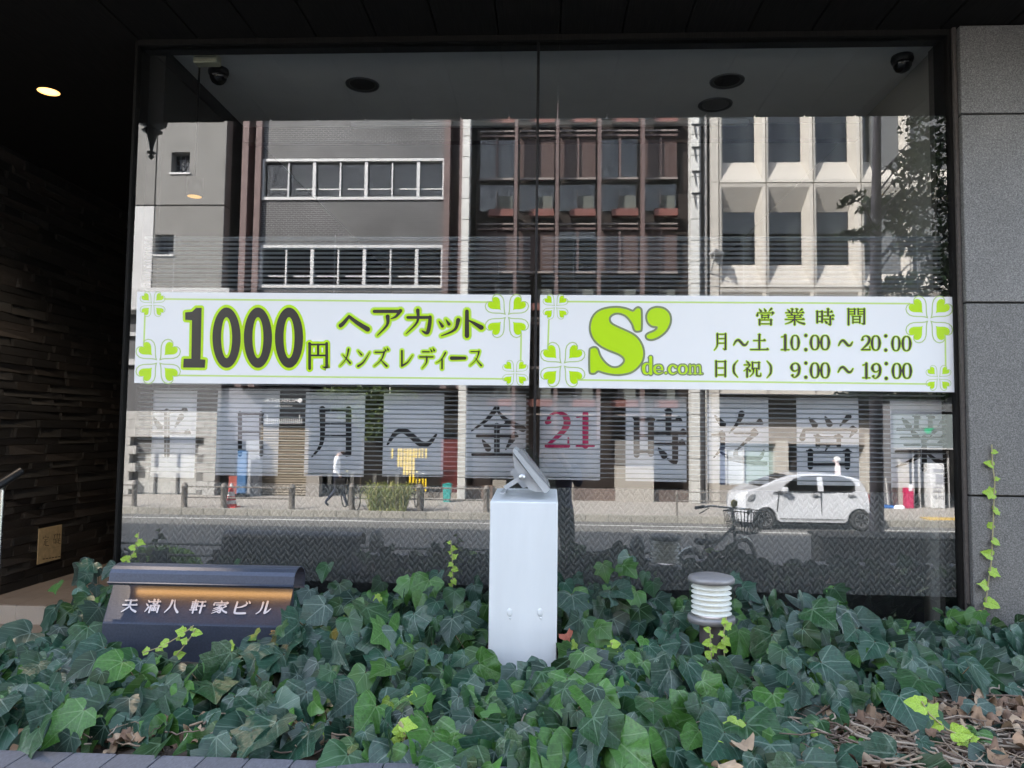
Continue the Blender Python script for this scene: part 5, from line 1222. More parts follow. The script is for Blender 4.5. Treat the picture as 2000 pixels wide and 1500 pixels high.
# patterned film on the lower glass
fm_ = bpy.data.materials.new('chevron_film'); fm_.use_nodes = True; t_ = fm_.node_tree; t_.nodes.remove(t_.nodes['Principled BSDF']); o_ = t_.nodes['Material Output']
tc = t_.nodes.new('ShaderNodeTexCoord'); sp_ = t_.nodes.new('ShaderNodeSeparateXYZ'); t_.links.new(tc.outputs['Object'], sp_.inputs[0])
def mth(op, a, b=None, c=None):
    n = t_.nodes.new('ShaderNodeMath'); n.operation = op
    for i, q_ in enumerate((a, b, c)):
        if q_ is None: continue
        if isinstance(q_, (int, float)): n.inputs[i].default_value = q_
        else: t_.links.new(q_, n.inputs[i])
    return n.outputs[0]
uu = mth('MULTIPLY', sp_.outputs['X'], 1/.046); fr_ = mth('FRACT', uu); tri = mth('ABSOLUTE', mth('SUBTRACT', fr_, .5))
vv_ = mth('MULTIPLY', sp_.outputs['Z'], 1/.0335); sw1 = mth('FRACT', mth('ADD', vv_, mth('MULTIPLY', tri, 1.5)))
half = mth('GREATER_THAN', fr_, .5); s2_ = mth('FRACT', mth('ADD', mth('ADD', vv_, mth('MULTIPLY', tri, 1.5)), mth('MULTIPLY', half, .5)))
al_ = mth('SMOOTH_MIN', mth('MULTIPLY', mth('SUBTRACT', s2_, .25), 1.6), 1.0, .1); al2 = mth('MAXIMUM', al_, 0.0)
alpha = mth('MULTIPLY_ADD', al2, .30, .14)
tr_ = t_.nodes.new('ShaderNodeBsdfTransparent'); df = t_.nodes.new('ShaderNodeBsdfDiffuse'); df.inputs[0].default_value = (.42, .42, .40, 1)
mx_ = t_.nodes.new('ShaderNodeMixShader'); t_.links.new(alpha, mx_.inputs[0]); t_.links.new(tr_.outputs[0], mx_.inputs[1]); t_.links.new(df.outputs[0], mx_.inputs[2]); t_.links.new(mx_.outputs[0], o_.inputs[0])
zA = PY(1050, 952, D+.012).z; zL_, zR_ = PY(480, 1132, D+.012), PY(1860, 1166, D+.012)
for (x0, x1, lab) in ((xL+.01, xm-.01, 'grey chevron patterned film on the left pane\'s foot'), (xm+.01, xR-.005, 'grey chevron patterned film on the right pane\'s foot')):
    f0 = zL_.z+(zR_.z-zL_.z)*(x0-zL_.x)/(zR_.x-zL_.x); f1 = zL_.z+(zR_.z-zL_.z)*(x1-zL_.x)/(zR_.x-zL_.x)
    o = MB().add([(x0, D+.012, f0), (x1, D+.012, f1), (x1, D+.012, zA), (x0, D+.012, zA), (x0, D+.0125, f0), (x1, D+.0125, f1), (x1, D+.0125, zA), (x0, D+.0125, zA)], [(0, 1, 2, 3)]).build('window_film', fm_, org=(x0, D, f0)); tag(o, lab, 'film')
MB().box(xL+.01, xR-.005, D+.32, D+.34, .72, zA-.02).build('film_dark_backing', mat('film_backing_dark', (.022, .022, .022), .9), room)  # added dark sheet that supplies the darkness behind the film
bpy.data.objects.remove(room.children[-1]) if False else None

# ================================================================== SIGN BOARDS ON THE GLASS
YS = D-.004
def fs_(px, py, L): return PY(px, py, YS-L)
def heart(cx_, cy_, s, ang, n=26):
    o = []
    for k in range(n):
        q = 2*math.pi*k/n; X = 16*math.sin(q)**3; Y = 13*math.cos(q)-5*math.cos(2*q)-2*math.cos(3*q)-math.cos(4*q)
        X /= 17; Y = (Y+17)/29    # tip at origin, lobes away
        o.append((X*.5*s, Y*s))
    return [(cx_+x_*math.cos(ang)-y_*math.sin(ang), cy_+x_*math.sin(ang)+y_*math.cos(ang)) for x_, y_ in o]
def clover(ik_line, ik_white, ik_green, cx_, cy_, R_, ks_=range(4)):
    for k in ks_:
        ang = math.pi/4+k*math.pi/2; dx, dy = -math.sin(ang), math.cos(ang)
        o = (cx_+dx*R_*.10, cy_+dy*R_*.10); s = R_*1.12
        hp = heart(o[0], o[1], s, ang); 
        # soft squarish outline petal
        ik_line.stroke(hp+[hp[0]], [R_*.055]*(len(hp)+1))
        hg = heart(o[0]+dx*R_*.32, o[1]+dy*R_*.32, s*.66, ang); ik_green.fill(hg)
def sign(name, label, tl, tr_, br_, bl_, clovers, lines):
    c = PY((tl[0]+br_[0])/2, (tl[1]+br_[1])/2, YS); t = thing(name, label, 'sign', tuple(c))
    q = [PY(*a_, YS) for a_ in (tl, tr_, br_, bl_)]
    vs = [(a_.x, YS, a_.z) for a_ in q]+[(a_.x, YS+.003, a_.z) for a_ in q]
    MB().add(vs, [(0, 1, 2, 3), (4, 7, 6, 5), (0, 4, 5, 1), (1, 5, 6, 2), (2, 6, 7, 3), (3, 7, 4, 0)]).build('board', SIGNW, t)
    for (cx_, cy_, R_) in clovers:
        for k_ in range(4):
            il = Ink(fs_, .0004); ig = Ink(fs_, .0008); clover(il, None, ig, cx_, cy_, R_, (k_,)); il.build('clover_outline', mat('clover_line', (.42, .55, .20), .3), t); ig.build('clover_leaf', GREEN, t)
    for ln in lines:
        il = Ink(fs_, .0003); il.stroke([ln[:2], ln[2:4]], [3.3, 3.3], caps=False); il.build('border_line', GREEN2, t)
    return t
s1 = sign('banner_sign', 'left white and lime sign advertising a 1000 yen haircut', (268, 570), (1037, 576), (1033, 753), (262, 748),
    [(309, 706, 39), (990, 617, 38), (298, 594, 22), (1006, 728, 22)], [(320, 584, 957, 590), (332, 733, 985, 740), (283, 616, 281, 672), (1018, 650, 1017, 706)])
s2 = sign('banner_sign', 'right white and lime sign giving the opening hours beside a big S', (1055, 576), (1865, 580), (1867, 766), (1053, 757),
    [(1099, 712, 39), (1815, 624, 41), (1085, 599, 22), (1833, 738, 22)], [(1107, 589, 1778, 593), (1125, 742, 1812, 750), (1072, 624, 1070, 684), (1846, 650, 1847, 716)])
def letters(t, items, g1, g2, dark=DARK, gm=GREEN, gm2=GREEN2, name='lettering', both=True):
    for n_i, it in enumerate(items):
        io = Ink(fs_, .0004); ii = Ink(fs_, .0009); dk = Ink(fs_, .0014)
        io.k = ii.k = dk.k = n_i*5
        if g2: io.glyph(*it, grow=g2); io.build('letter_halo', gm2, t)
        ii.glyph(*it, grow=g1); dk.glyph(*it); ii.build('letter_outline', gm, t); dk.build('letter', dark, t)
# 1000
def z4p(x_, y_): return (240+x_/4, 560+y_/4)
one = [z4p(*a_) for a_ in ((487,200),(540,195),(572,165),(615,165),(606,566),(645,570),(640,633),(471,631),(475,562),(535,562),(540,262),(488,258))]
ia = Ink(fs_, .0004); ib = Ink(fs_, .0009); ic = Ink(fs_, .0014)
for i_ in range(12): ia.stroke([one[i_], one[(i_+1) % 12]], [10, 10])
ia.fill(one); ic.fill(one)
for cx_ in (810, 1055, 1298):
    cX, cY = z4p(cx_, 398); nn_ = 48
    def ell(rx, ry): return [(cX+rx/4*math.cos(2*math.pi*k/nn_), cY+ry/4*math.sin(2*math.pi*k/nn_)) for k in range(nn_+1)]
    def ring(ik_, ra, rb_):
        L = ik_.L(); A_ = ell(*ra); B2 = ell(*rb_); vs = [ik_.fn(x_, y_, L) for x_, y_ in A_]+[ik_.fn(x_, y_, L) for x_, y_ in B2]; m_ = nn_+1
        ik_.mb.add(vs, [(i, i+1, m_+i+1, m_+i) for i in range(nn_)])
    ring(ia, (131, 258), (24, 134)); ring(ic, (110, 236), (43, 160))
ia.build('price_outline', GREEN, s1); ic.build('price_lettering', DARK, s1)
letters(s1, [('円', 602, 670, 638, 720)], 4.2, 0, name='yen_lettering')
letters(s1, [('ヘ', 665, 618, 718, 643), ('ア', 731, 607, 782, 655), ('カ', 793, 606, 840, 652), ('ッ', 857, 624, 895, 656), ('ト', 912, 608, 940, 656)], 3.2, 5.2, name='haircut_lettering')
letters(s1, [('メ', 664, 682, 684, 715), ('ン', 699, 685, 722, 715), ('ズ', 731, 679, 758, 715), ('レ', 785, 685, 806, 715), ('デ', 820, 680, 848, 719), ('ィ', 852, 689, 870, 720), ('ー', 882, 696, 908, 703), ('ス', 918, 686, 940, 714)], 2.2, 3.8, name='customer_lettering')
# big S'
def z6p(x_, y_): return (1040+x_/4.762, 560+y_/4.762)
Sp = [(945,215),(960,200),(985,190),(1010,205),(1017,240),(1017,390),(1002,414),(965,418),(943,400),(928,355),(900,310),(860,270),(800,250),(750,260),(720,292),(732,335),(790,370),(880,410),(960,455),(1012,520),(1038,600),(1030,680),(985,750),(910,802),(800,822),(700,812),(640,795),(610,787),(580,808),(545,808),(529,780),(529,600),(545,570),(580,560),(610,580),(632,640),(680,705),(740,745),(800,742),(845,705),(847,668),(800,630),(700,590),(620,545),(560,480),(534,400),(545,310),(590,240),(670,200),(780,187),(870,200),(930,223)]
Ap = [(1175,188),(1235,205),(1280,255),(1287,330),(1250,410),(1180,470),(1110,496),(1065,486),(1053,455),(1078,430),(1130,408),(1158,378),(1110,370),(1070,335),(1058,270),(1085,215),(1130,192)]
isg = Ink(fs_, .0004); isf = Ink(fs_, .0009)
for P_ in (Sp, Ap):
    pts_, _ = smooth([z6p(*a_) for a_ in P_]+[z6p(*P_[0])], [1]*(len(P_)+1), 3)
    isf.fill(pts_[:-1]); isg.lift = .0014; isg.stroke(pts_, [4.0]*len(pts_))
isf.build('big_letter', GREEN, s2); isg.build('big_letter_outline', OLIVE, s2)
letters(s2, [('d', 1257, 698, 1274, 730), ('e', 1278, 713, 1294, 730), ('c', 1307, 713, 1321, 730), ('o', 1326, 713, 1341, 730), ('m', 1344, 713, 1372, 730)], 2.6, 0, dark=GREEN, gm=OLIVE, name='web_lettering')
dI = Ink(fs_, .0009); dI.stroke([(1300.5, 728.5), (1300.6, 728.5)], [8, 8]); dI.build('dot_outline', OLIVE, s2); dI = Ink(fs_, .0016); dI.stroke([(1300.5, 728.5), (1300.6, 728.5)], [4.5, 4.5]); dI.build('dot', GREEN, s2)
letters(s2, [('営', 1479, 603, 1511, 634), ('業', 1534, 603, 1571, 634), ('時', 1594, 603, 1629, 634), ('間', 1655, 603, 1688, 634)], 1.4, 0, name='hours_title')
r1 = [('月', 1394, 652, 1418, 684), ('～', 1433, 664, 1461, 674), ('土', 1466, 653, 1501, 683), ('1', 1526, 655, 1541, 683), ('0', 1546, 655, 1560, 683), (':', 1570, 655, 1578, 683), ('0', 1584, 655, 1599, 683), ('0', 1604, 655, 1619, 683), ('～', 1638, 665, 1665, 675), ('2', 1683, 656, 1699, 683), ('0', 1703, 656, 1718, 684), (':', 1726, 656, 1734, 684), ('0', 1743, 657, 1757, 685), ('0', 1763, 657, 1778, 685)]
r2 = [('日', 1396, 705, 1419, 735), ('(', 1433, 704, 1441, 737), ('祝', 1453, 705, 1486, 736), (')', 1498, 705, 1506, 738), ('9', 1546, 709, 1561, 737), (':', 1570, 709, 1578, 737), ('0', 1584, 709, 1599, 738), ('0', 1604, 709, 1619, 738), ('～', 1637, 717, 1666, 727), ('1', 1685, 710, 1699, 738), ('9', 1704, 710, 1719, 739), (':', 1727, 710, 1735, 739), ('0', 1744, 710, 1759, 739), ('0', 1764, 710, 1779, 739)]
letters(s2, r1, 1.4, 0, name='weekday_hours'); letters(s2, r2, 1.4, 0, name='holiday_hours')

# ================================================================== PLANTER
zSoil = .84
planter = thing('planter', 'raised planting bed edged with blue grey tiles', 'planter', (0, 2.6, 0))
xPL = xL-.05
yFr = PZ(350, 1492, zSoil+.03).y
frm = MB(); 
RIMT = chbox_mesh('rim_tile', RIM, .02)
pa, pb2 = PZ(0, 1462, zSoil+.03), PZ(640, 1488, zSoil+.03)
ang = math.atan2(pb2.y-pa.y, pb2.x-pa.x)*.0
yb = (pa.y+pb2.y)/2
x_ = xPL
k = 0
while x_ < 3.0:
    inst(RIMT, 'rim_tile', planter, (x_+.06, yb-.15, zSoil+.012), (.117, .30, .036)); x_ += .121; k += 1
MB().box(xPL, 3.0, yb-.29, yb-.01, 0, zSoil-.006).build('front_wall', RIM, planter)
MB().box(xPL, 3.0, yb-.01, D-.03, 0, zSoil-.03).build('fill', SOIL, planter)
# soil surface, uneven
nx, ny = 120, 40; so_ = MB(); vs = []
for j in range(ny+1):
    for i in range(nx+1):
        X = xPL+.01+(2.99-xPL)*i/nx; Y = yb+(D-.035-yb)*j/ny
        vs.append((X, Y, zSoil-.015+.02*math.sin(X*5+Y*3)+U(-.007, .007)))
so_.add(vs, [(j*(nx+1)+i, j*(nx+1)+i+1, (j+1)*(nx+1)+i+1, (j+1)*(nx+1)+i) for j in range(ny) for i in range(nx)], 0, True)
tag(so_.build('soil', SOIL, fixn=False), kind='structure')

# ---- white lighting box with flood light
YW = 2.92
w0, w1 = PY(953, 1312, YW), PY(1087, 1312, YW); wt = PY(1020, 980, YW); wbk = PY(1026, 953, YW+.40)
wbx = thing('white_box', 'tall white metal box standing in the ivy', 'box', ((w0.x+w1.x)/2, YW+.2, zSoil))
zbk = PY(1026, 954, YW+.38).z
b = bmesh.new()
bb_ = [(w0.x, YW, w0.z), (w1.x, YW, w0.z), (w1.x, YW, wt.z), (w0.x, YW, wt.z), (w0.x, YW+.38, w0.z), (w1.x, YW+.38, w0.z), (w1.x, YW+.38, zbk), (w0.x, YW+.38, zbk)]
o = MB().add(bb_, [(0, 1, 2, 3), (4, 7, 6, 5), (0, 4, 5, 1), (1, 5, 6, 2), (2, 6, 7, 3), (3, 7, 4, 0)]).build('body', WHITEP, wbx)
mdf = o.modifiers.new('bevel', 'BEVEL'); mdf.width = .004; mdf.segments = 2
for px in (995, 1055):
    c = PY(px, 1196, YW); rb_ = MB().lathe([(0, 0), (.010, .0), (.010, .0012), (.007, .0022), (0, .0025)], (0, 0, 0), 12); rb_.v = [(c.x+v_[0], YW-v_[2], c.z+v_[1]*1.5) for v_ in rb_.v]; rb_.build('rubber_plug', WHITEP, wbx)
    rb_ = MB().lathe([(0, 0), (.004, .0), (.004, .0015), (0, .002)], (0, 0, 0), 10); rb_.v = [(c.x+.002+v_[0], YW-v_[2], c.z-.021+v_[1]) for v_ in rb_.v]; rb_.build('screw', WHITEP, wbx)
MB().box(w0.x+.02, w1.x-.02, YW+.02, YW+.36, zSoil-.05, w0.z).build('plinth', BLACKM, wbx)
fl = thing('flood_light', 'grey flood light tilted on top of the white box, seen from its side', 'lamp', (PY(1045, 955, YW+.12).x, YW+.12, wt.z))
YL = YW+.16
def FP(px, py, y=YL): q = PY(px, py, y); return (q.x, q.z)
hd = [FP(1006, 874), FP(1013, 879), FP(1074, 950), FP(1067, 958), FP(1062, 957), FP(1005, 882)]
MB().prism(hd, YL-.13, YL+.13).build('face_frame', WHITE2, fl)
MB().prism([FP(1014, 880), FP(1021, 877), FP(1071, 942), FP(1074, 949)], YL-.125, YL+.125).build('lens', mat('lens_grey', (.22, .23, .24), .2), fl)
MB().prism([FP(1004, 884), FP(1061, 957), FP(1046, 956), FP(1034, 951), FP(1007, 910)], YL-.115, YL+.115).build('housing', WHITE2, fl)
MB().prism([FP(1007, 912), FP(1032, 948), FP(1022, 951), FP(1014, 942), FP(998, 920)], YL-.07, YL+.07).build('driver_box', WHITE2, fl)
for yy_ in (-.128, .120): MB().prism([FP(983, 950, YL+yy_), FP(988, 957, YL+yy_), FP(1027, 932, YL+yy_), FP(1023, 923, YL+yy_)], YL+yy_, YL+yy_+.008).build('bracket_arm', WHITE2, fl)
q = FP(1022, 928); bo = MB().lathe([(0, 0), (.012, 0), (.012, .01), (0, .01)], (0, 0, 0), 12); bo.v = [(q[0]+v_[0], YL-.129-v_[2], q[1]+v_[1]) for v_ in bo.v]; bo.build('bracket_bolt', ALU, fl)
MB().box(FP(983, 955)[0]-.004, FP(990, 955)[0], YL-.12, YL+.12, FP(985, 957)[1]-.006, FP(985, 957)[1]+.0).build('bracket_foot', WHITE2, fl)
cc = PY(1020, 1312, YW); q = PY(1019, 1330, YW-.02); MB().tube([(cc.x, YW+.05, cc.z), (cc.x, YW-.01, cc.z-.015), (q.x, YW-.03, zSoil)], .005, 8).build('cable', ALU, wbx)

# ---- building name marker
YM = 2.97
def mk(px, py, y): return PY(px, py, y)
mkr = thing('name_marker', 'blue grey metal marker bearing the building name under a rolled hood', 'sign', (PY(385, 1300, YM).x, YM+.15, zSoil))
fl_, fr2 = mk(200, 1216, YM), mk(556, 1222, YM); tl_, tr2 = mk(222, 1142, YM+.20), mk(573, 1148, YM+.20)
zf_, zt2 = (fl_.z+fr2.z)/2, (tl_.z+tr2.z)/2; x0, x1 = fl_.x, fr2.x
x0t, x1t = tl_.x, tr2.x
MB().add([(x0, YM, zSoil-.02), (x1, YM, zSoil-.02), (x1, YM, zf_-.006), (x0, YM, zf_-.006), (x0, YM+.008, zf_), (x1, YM+.008, zf_), (x0t, YM+.20, zt2), (x1t, YM+.20, zt2), (x0t, YM+.21, zSoil-.02), (x1t, YM+.21, zSoil-.02), (x0t, YM+.21, zt2), (x1t, YM+.21, zt2)],
   [(0, 1, 2, 3), (3, 2, 5, 4), (4, 5, 7, 6), (6, 7, 11, 10), (8, 10, 11, 9), (0, 8, 9, 1), (0, 3, 4, 6, 10, 8), (1, 9, 11, 7, 5, 2)]).build('body', MARKM, mkr)
# hood: rolled plate from behind over the top and down in front
hz = mk(390, 1100, YM+.17).z; hz2 = mk(390, 1143, YM+.05).z; hx0 = mk(217, 1120, YM+.09).x; hx1 = mk(577, 1120, YM+.09).x
R_h = .050; cyh = YM+.145; prof_ = []
prof_.append((YM+.215, zt2)); prof_.append((YM+.215, hz-.03))
for k in range(9): a_ = math.radians(0+k*20); prof_.append((cyh+.07*math.cos(a_)*1.0, hz-.045+.045*math.sin(a_)))
prof_ += [(YM+.071, hz-.075), (YM+.066, hz2+.004), (YM+.058, hz2)]
hm = MB(); n = len(prof_); T_ = .004
vs = [(x_, y_, z_) for x_ in (hx0, hx1) for y_, z_ in prof_]+[(x_, y_+(T_ if y_ < cyh else -T_), z_-(T_ if z_ > hz-.03 else 0)) for x_ in (hx0, hx1) for y_, z_ in prof_]
fs = []
for i in range(n-1): fs += [(i, i+1, n+i+1, n+i), (2*n+i, 2*n+i+1, 3*n+i+1, 3*n+i), (i, i+1, 2*n+i+1, 2*n+i), (n+i, n+i+1, 3*n+i+1, 3*n+i)]
fs += [(0, n, 3*n, 2*n), (n-1, 2*n-1, 4*n-1, 3*n-1)]
hm.add(vs, fs, 0, False).build('hood', MARKM, mkr)
for xx in (hx0+.012, hx1-.016): MB().prism([(0, 0)]*3, 0, 0) if False else None
WARM = mat('warm_strip', (1, .5, .15), .5, emit=(1, .42, .08), es=.25)
for k in range(7):
    xx = hx0+.10+k*(hx1-hx0-.16)/6; MB().box(xx-.028, xx+.028, YM+.10, YM+.12, hz-.056, hz-.050).build('lamp', WARM, mkr)
al_ = bpy.data.lights.new('marker_lamp', 'AREA'); al_.shape = 'RECTANGLE'; al_.size = (hx1-hx0)*.92; al_.size_y = .02; al_.energy = .085; al_.color = (1, .50, .16)
ao = bpy.data.objects.new('marker_lamp', al_); COL.objects.link(ao); ao.parent = mkr; ao.location = Vector(((hx0+hx1)/2+.02, YM+.175, zt2+.016))-ORG[mkr.name]; ao.rotation_euler = (math.radians(-12), 0, 0)
# letters on the slope
P0 = Vector((x0, YM+.008, zf_)); nrm = Vector((0, -(zt2-zf_), .192)).normalized()
def fsl(px, py, L):
    dd = ray(px, py); P1 = P0+nrm*L; t__ = (P1-CAM).dot(nrm)/dd.dot(nrm); return CAM+dd*t__
for ch, a0, a1, b0, b1 in (('天', 236, 264, 1171, 1195), ('満', 281, 308, 1171, 1196), ('八', 321, 346, 1172, 1196), ('軒', 369, 397, 1172, 1197), ('家', 413, 441, 1173, 1198), ('ビ', 457, 482, 1174, 1198), ('ル', 500, 526, 1175, 1199)):
    io = Ink(fsl, .0035); io.glyph(ch, a0, b0, a1, b1, skew=.30, grow=.4); io.build('letter', LETM, mkr)
    for q_ in range(3):
        ish = Ink(lambda px, py, L: fsl(px+.25*q_, py+.3*q_, L), .0008+.0008*q_); ish.glyph(ch, a0, b0, a1, b1, skew=.30, grow=.4); ish.build('letter_side', BLACKM, mkr)

# ---- bollard lamp
YBo = 3.06
bc = PY(1389, 1130, YBo); zc = PY(1389, 1141, YBo-.09).z; zb1 = PY(1389, 1213, YBo-.09).z; R_b = (PY(1435, 1150, YBo).x-PY(1345, 1150, YBo).x)/2
bol = thing('bollard_lamp', 'lit bollard lamp with white louvres and a dark cap among the ivy', 'lamp', (bc.x, YBo, zSoil))
BOLM = mat('bollard_grey', (.26, .25, .255), .45, .3, var=.1)
C_b = (bc.x, YBo, 0)
MB().lathe([(0, zc+.022), (R_b*.7, zc+.020), (R_b*.95, zc+.014), (R_b*1.0, zc+.006), (R_b*1.0, zc-.006), (R_b*.9, zc-.010), (0, zc-.010)], C_b, 40).build('cap', BOLM, bol)
MB().lathe([(R_b*.95, zc-.010), (R_b*.95, zb1)], C_b, 40).build('glass_sleeve', CLEAR, bol)
MB().lathe([(0, zb1), (R_b*1.0, zb1), (R_b*1.02, zb1-.006), (R_b*1.02, zb1-.022), (R_b*.6, zb1-.028), (0, zb1-.028)], C_b, 40).build('base_ring', BOLM, bol)
MB().lathe([(.045, zb1-.028), (.045, zSoil-.05)], C_b, 24).build('pole', mat('pole_brown', (.085, .07, .07), .5, var=.2), bol)
LOUV = mat('louvre_white', (.75, .75, .72), .5, emit=(1, .97, .88), es=.012); n = 6; hh = (zc-.012-zb1-.008)/n
for k in range(n):
    zz = zb1+.010+k*hh
    MB().lathe([(R_b*.50, zz+hh*.92), (R_b*.87, zz+.003), (R_b*.86, zz), (R_b*.46, zz+hh*.80)], C_b, 36).build('louvre', LOUV, bol)
MB().lathe([(R_b*.35, zb1+.004), (R_b*.35, zc-.02)], C_b, 20).build('lamp_tube', mat('tube_glow', (1, 1, .95), .5, emit=(1, .95, .85), es=.16), bol)
MB().lathe([(0, zb1+.003), (R_b*.5, zb1+.003)], C_b, 20).build('reflector', mat('reflector_glow', (1, 1, 1), .5, emit=(.85, .85, 1), es=.6), bol)

# ================================================================== IVY
def ivy_mat(name, c, vein, rough=.33):
    m = bpy.data.materials.new(name); m.use_nodes = True; t = m.node_tree; p = t.nodes['Principled BSDF']
    uv = t.nodes.new('ShaderNodeUVMap'); sp = t.nodes.new('ShaderNodeSeparateXYZ'); t.links.new(uv.outputs[0], sp.inputs[0])
    def M_(op, a, b=None, c2=None):
        n = t.nodes.new('ShaderNodeMath'); n.operation = op
        for i, q_ in enumerate((a, b, c2)):
            if q_ is None: continue
            if isinstance(q_, (int, float)): n.inputs[i].default_value = q_
            else: t.links.new(q_, n.inputs[i])
        return n.outputs[0]
    X = M_('ABSOLUTE', sp.outputs['X']); Y = sp.outputs['Y']; masks = []
    for ang, L in ((0, 1.0), (42, .75), (95, .6)):
        sa, ca = math.sin(math.radians(ang)), math.cos(math.radians(ang))
        along = M_('ADD', M_('MULTIPLY', X, sa), M_('MULTIPLY', Y, ca)); dist = M_('ABSOLUTE', M_('SUBTRACT', M_('MULTIPLY', X, ca), M_('MULTIPLY', Y, sa)))
        wd = M_('MULTIPLY_ADD', along, -.012/L, .0165); mk_ = M_('MULTIPLY', M_('LESS_THAN', dist, wd), M_('GREATER_THAN', along, .0)); masks.append(mk_)
    # side veins: slanted stripes
    sv = M_('FRACT', M_('MULTIPLY', M_('SUBTRACT', Y, M_('MULTIPLY', X, .9)), 6.5)); sv = M_('MULTIPLY', M_('LESS_THAN', sv, .09), .35); masks.append(sv)
    mm = M_('MAXIMUM', M_('MAXIMUM', masks[0], masks[1]), M_('MAXIMUM', masks[2], masks[3]))
    tc = t.nodes.new('ShaderNodeTexCoord'); n = t.nodes.new('ShaderNodeTexNoise'); n.inputs['Scale'].default_value = 14; n.inputs['Detail'].default_value = 6; t.links.new(tc.outputs['Object'], n.inputs[0])
    g = t.nodes.new('ShaderNodeNewGeometry')
    r = t.nodes.new('ShaderNodeValToRGB'); r.color_ramp.elements[0].position = .3; r.color_ramp.elements[1].position = .7
    r.color_ramp.elements[0].color = (*[q*.72 for q in c], 1); r.color_ramp.elements[1].color = (*[q*1.3 for q in c], 1); t.links.new(n.outputs[0], r.inputs[0])
    hs = t.nodes.new('ShaderNodeHueSaturation'); mr = t.nodes.new('ShaderNodeMapRange'); mr.inputs['To Min'].default_value = .5; mr.inputs['To Max'].default_value = 1.45
    t.links.new(g.outputs['Random Per Island'], mr.inputs[0]); t.links.new(mr.outputs[0], hs.inputs['Value']); t.links.new(r.outputs[0], hs.inputs['Color'])
    mx = t.nodes.new('ShaderNodeMixRGB'); mx.inputs[2].default_value = (*vein, 1); t.links.new(M_('MULTIPLY', mm, .45), mx.inputs[0]); t.links.new(hs.outputs[0], mx.inputs[1]); t.links.new(mx.outputs[0], p.inputs['Base Color'])
    p.inputs['Roughness'].default_value = rough; setin(p, 'Specular IOR Level', .36)
    b = t.nodes.new('ShaderNodeBump'); b.inputs['Strength'].default_value = .5; b.inputs['Distance'].default_value = .004
    hgt = M_('SUBTRACT', n.outputs[0], M_('MULTIPLY', mm, .5)); t.links.new(hgt, b.inputs['Height']); t.links.new(b.outputs[0], p.inputs['Normal'])
    return m
IV = [ivy_mat('ivy_blue_green', (.020, .058, .036), (.20, .28, .22)), ivy_mat('ivy_dark_green', (.018, .056, .018), (.15, .24, .15)), ivy_mat('ivy_mid_green', (.045, .125, .022), (.19, .30, .14)), ivy_mat('ivy_grey_green', (.034, .066, .050), (.24, .30, .25)), ivy_mat('ivy_yellow_green', (.26, .40, .045), (.42, .52, .18))]
def leaf_geo(kind, seed):
    R_ = random.Random(seed); j = lambda a: a+R_.uniform(-.03, .03)
    if kind == 0: hp = [(.0,.0),(.10,-.13),(.26,-.13),(.40,-.02),(.50,.10),(.44,.24),(.56,.42),(.38,.50),(.25,.62),(.15,.80),(0,1.0)]
    elif kind == 1: hp = [(.0,.0),(.12,-.14),(.30,-.14),(.44,-.02),(.48,.16),(.46,.32),(.42,.46),(.33,.60),(.22,.75),(.11,.88),(0,1.0)]
    else: hp = [(.0,.0),(.10,-.10),(.28,-.10),(.38,.06),(.40,.20),(.50,.36),(.42,.42),(.30,.52),(.19,.66),(.09,.85),(0,1.02)]
    hp = [(0 if i in (0, 10) else j(x_), j(y_)) for i, (x_, y_) in enumerate(hp)]
    out = hp+[(-x_*R_.uniform(.92, 1.06), y_+R_.uniform(-.02, .02)) for x_, y_ in hp[-2:0:-1]]
    out, _w = smooth(out+[out[0]], [1]*(len(out)+1), 2); out = out[:-1]
    n = len(out); c = (0, .28); cup = R_.uniform(-.10, .16); fold = R_.uniform(.05, .28); droop = R_.uniform(.05, .4); wv_ = R_.uniform(0, .05); ph_ = R_.uniform(0, 6)
    def Z(x_, y_): return fold*abs(x_)-droop*max(y_-.2, 0)**2-cup*(x_*x_)*2+wv_*math.sin(9*x_+7*y_+ph_)
    vs = [(x_, y_) for x_, y_ in out]+[(c[0]+(x_-c[0])*.55, c[1]+(y_-c[1])*.55) for x_, y_ in out]+[(0, .26)]
    fs = [(i, (i+1) % n, n+(i+1) % n, n+i) for i in range(n)]
    for i in range(n):
        fs.append((n+i, n+(i+1) % n, 2*n))
    return [(x_, y_, Z(x_, y_)) for x_, y_ in vs], fs, vs
LG = [leaf_geo(k % 3, 40+k) for k in range(12)]
def leaf_mesh(gi, m):
    V_, F_, uvs = LG[gi]; me = bpy.data.meshes.new('leaf'); me.from_pydata(V_, [], F_); me.materials.append(m)
    ul = me.uv_layers.new(name='UVMap')
    for lp in me.loops: ul.data[lp.index].uv = uvs[lp.vertex_index]
    for pp in me.polygons: pp.use_smooth = True
    me.update(); return me
LM = {}
def lm(gi, mi):
    if (gi, mi) not in LM: LM[gi, mi] = leaf_mesh(gi, IV[mi])
    return LM[gi, mi]
def proj(P_):
    d_ = P_-CAM; zc_ = d_.dot(_f); return 1000+F*d_.dot(_r)/zc_, 750-F*d_.dot(_u)/zc_, zc_
def blocked(px, py, P_):
    # keep the box front, marker face and lamp readable
    if 948 < px < 1092 and 940 < py < 1300 and P_.y < YW+.02: return True
    if 205 < px < 580 and 1085 < py < 1214 and P_.y < YM+.2: return True
    if 215 < px < 470 and 1085 < py < 1284-max(0, (px-400))*.75 and P_.y < YM+.02: return True
    if 1335 < px < 1445 and 1100 < py < 1222 and P_.y < YBo+.09: return True
    if 1350 < px < 1428 and 1215 < py < 1280 and P_.y < YBo+.05: return True
    return False
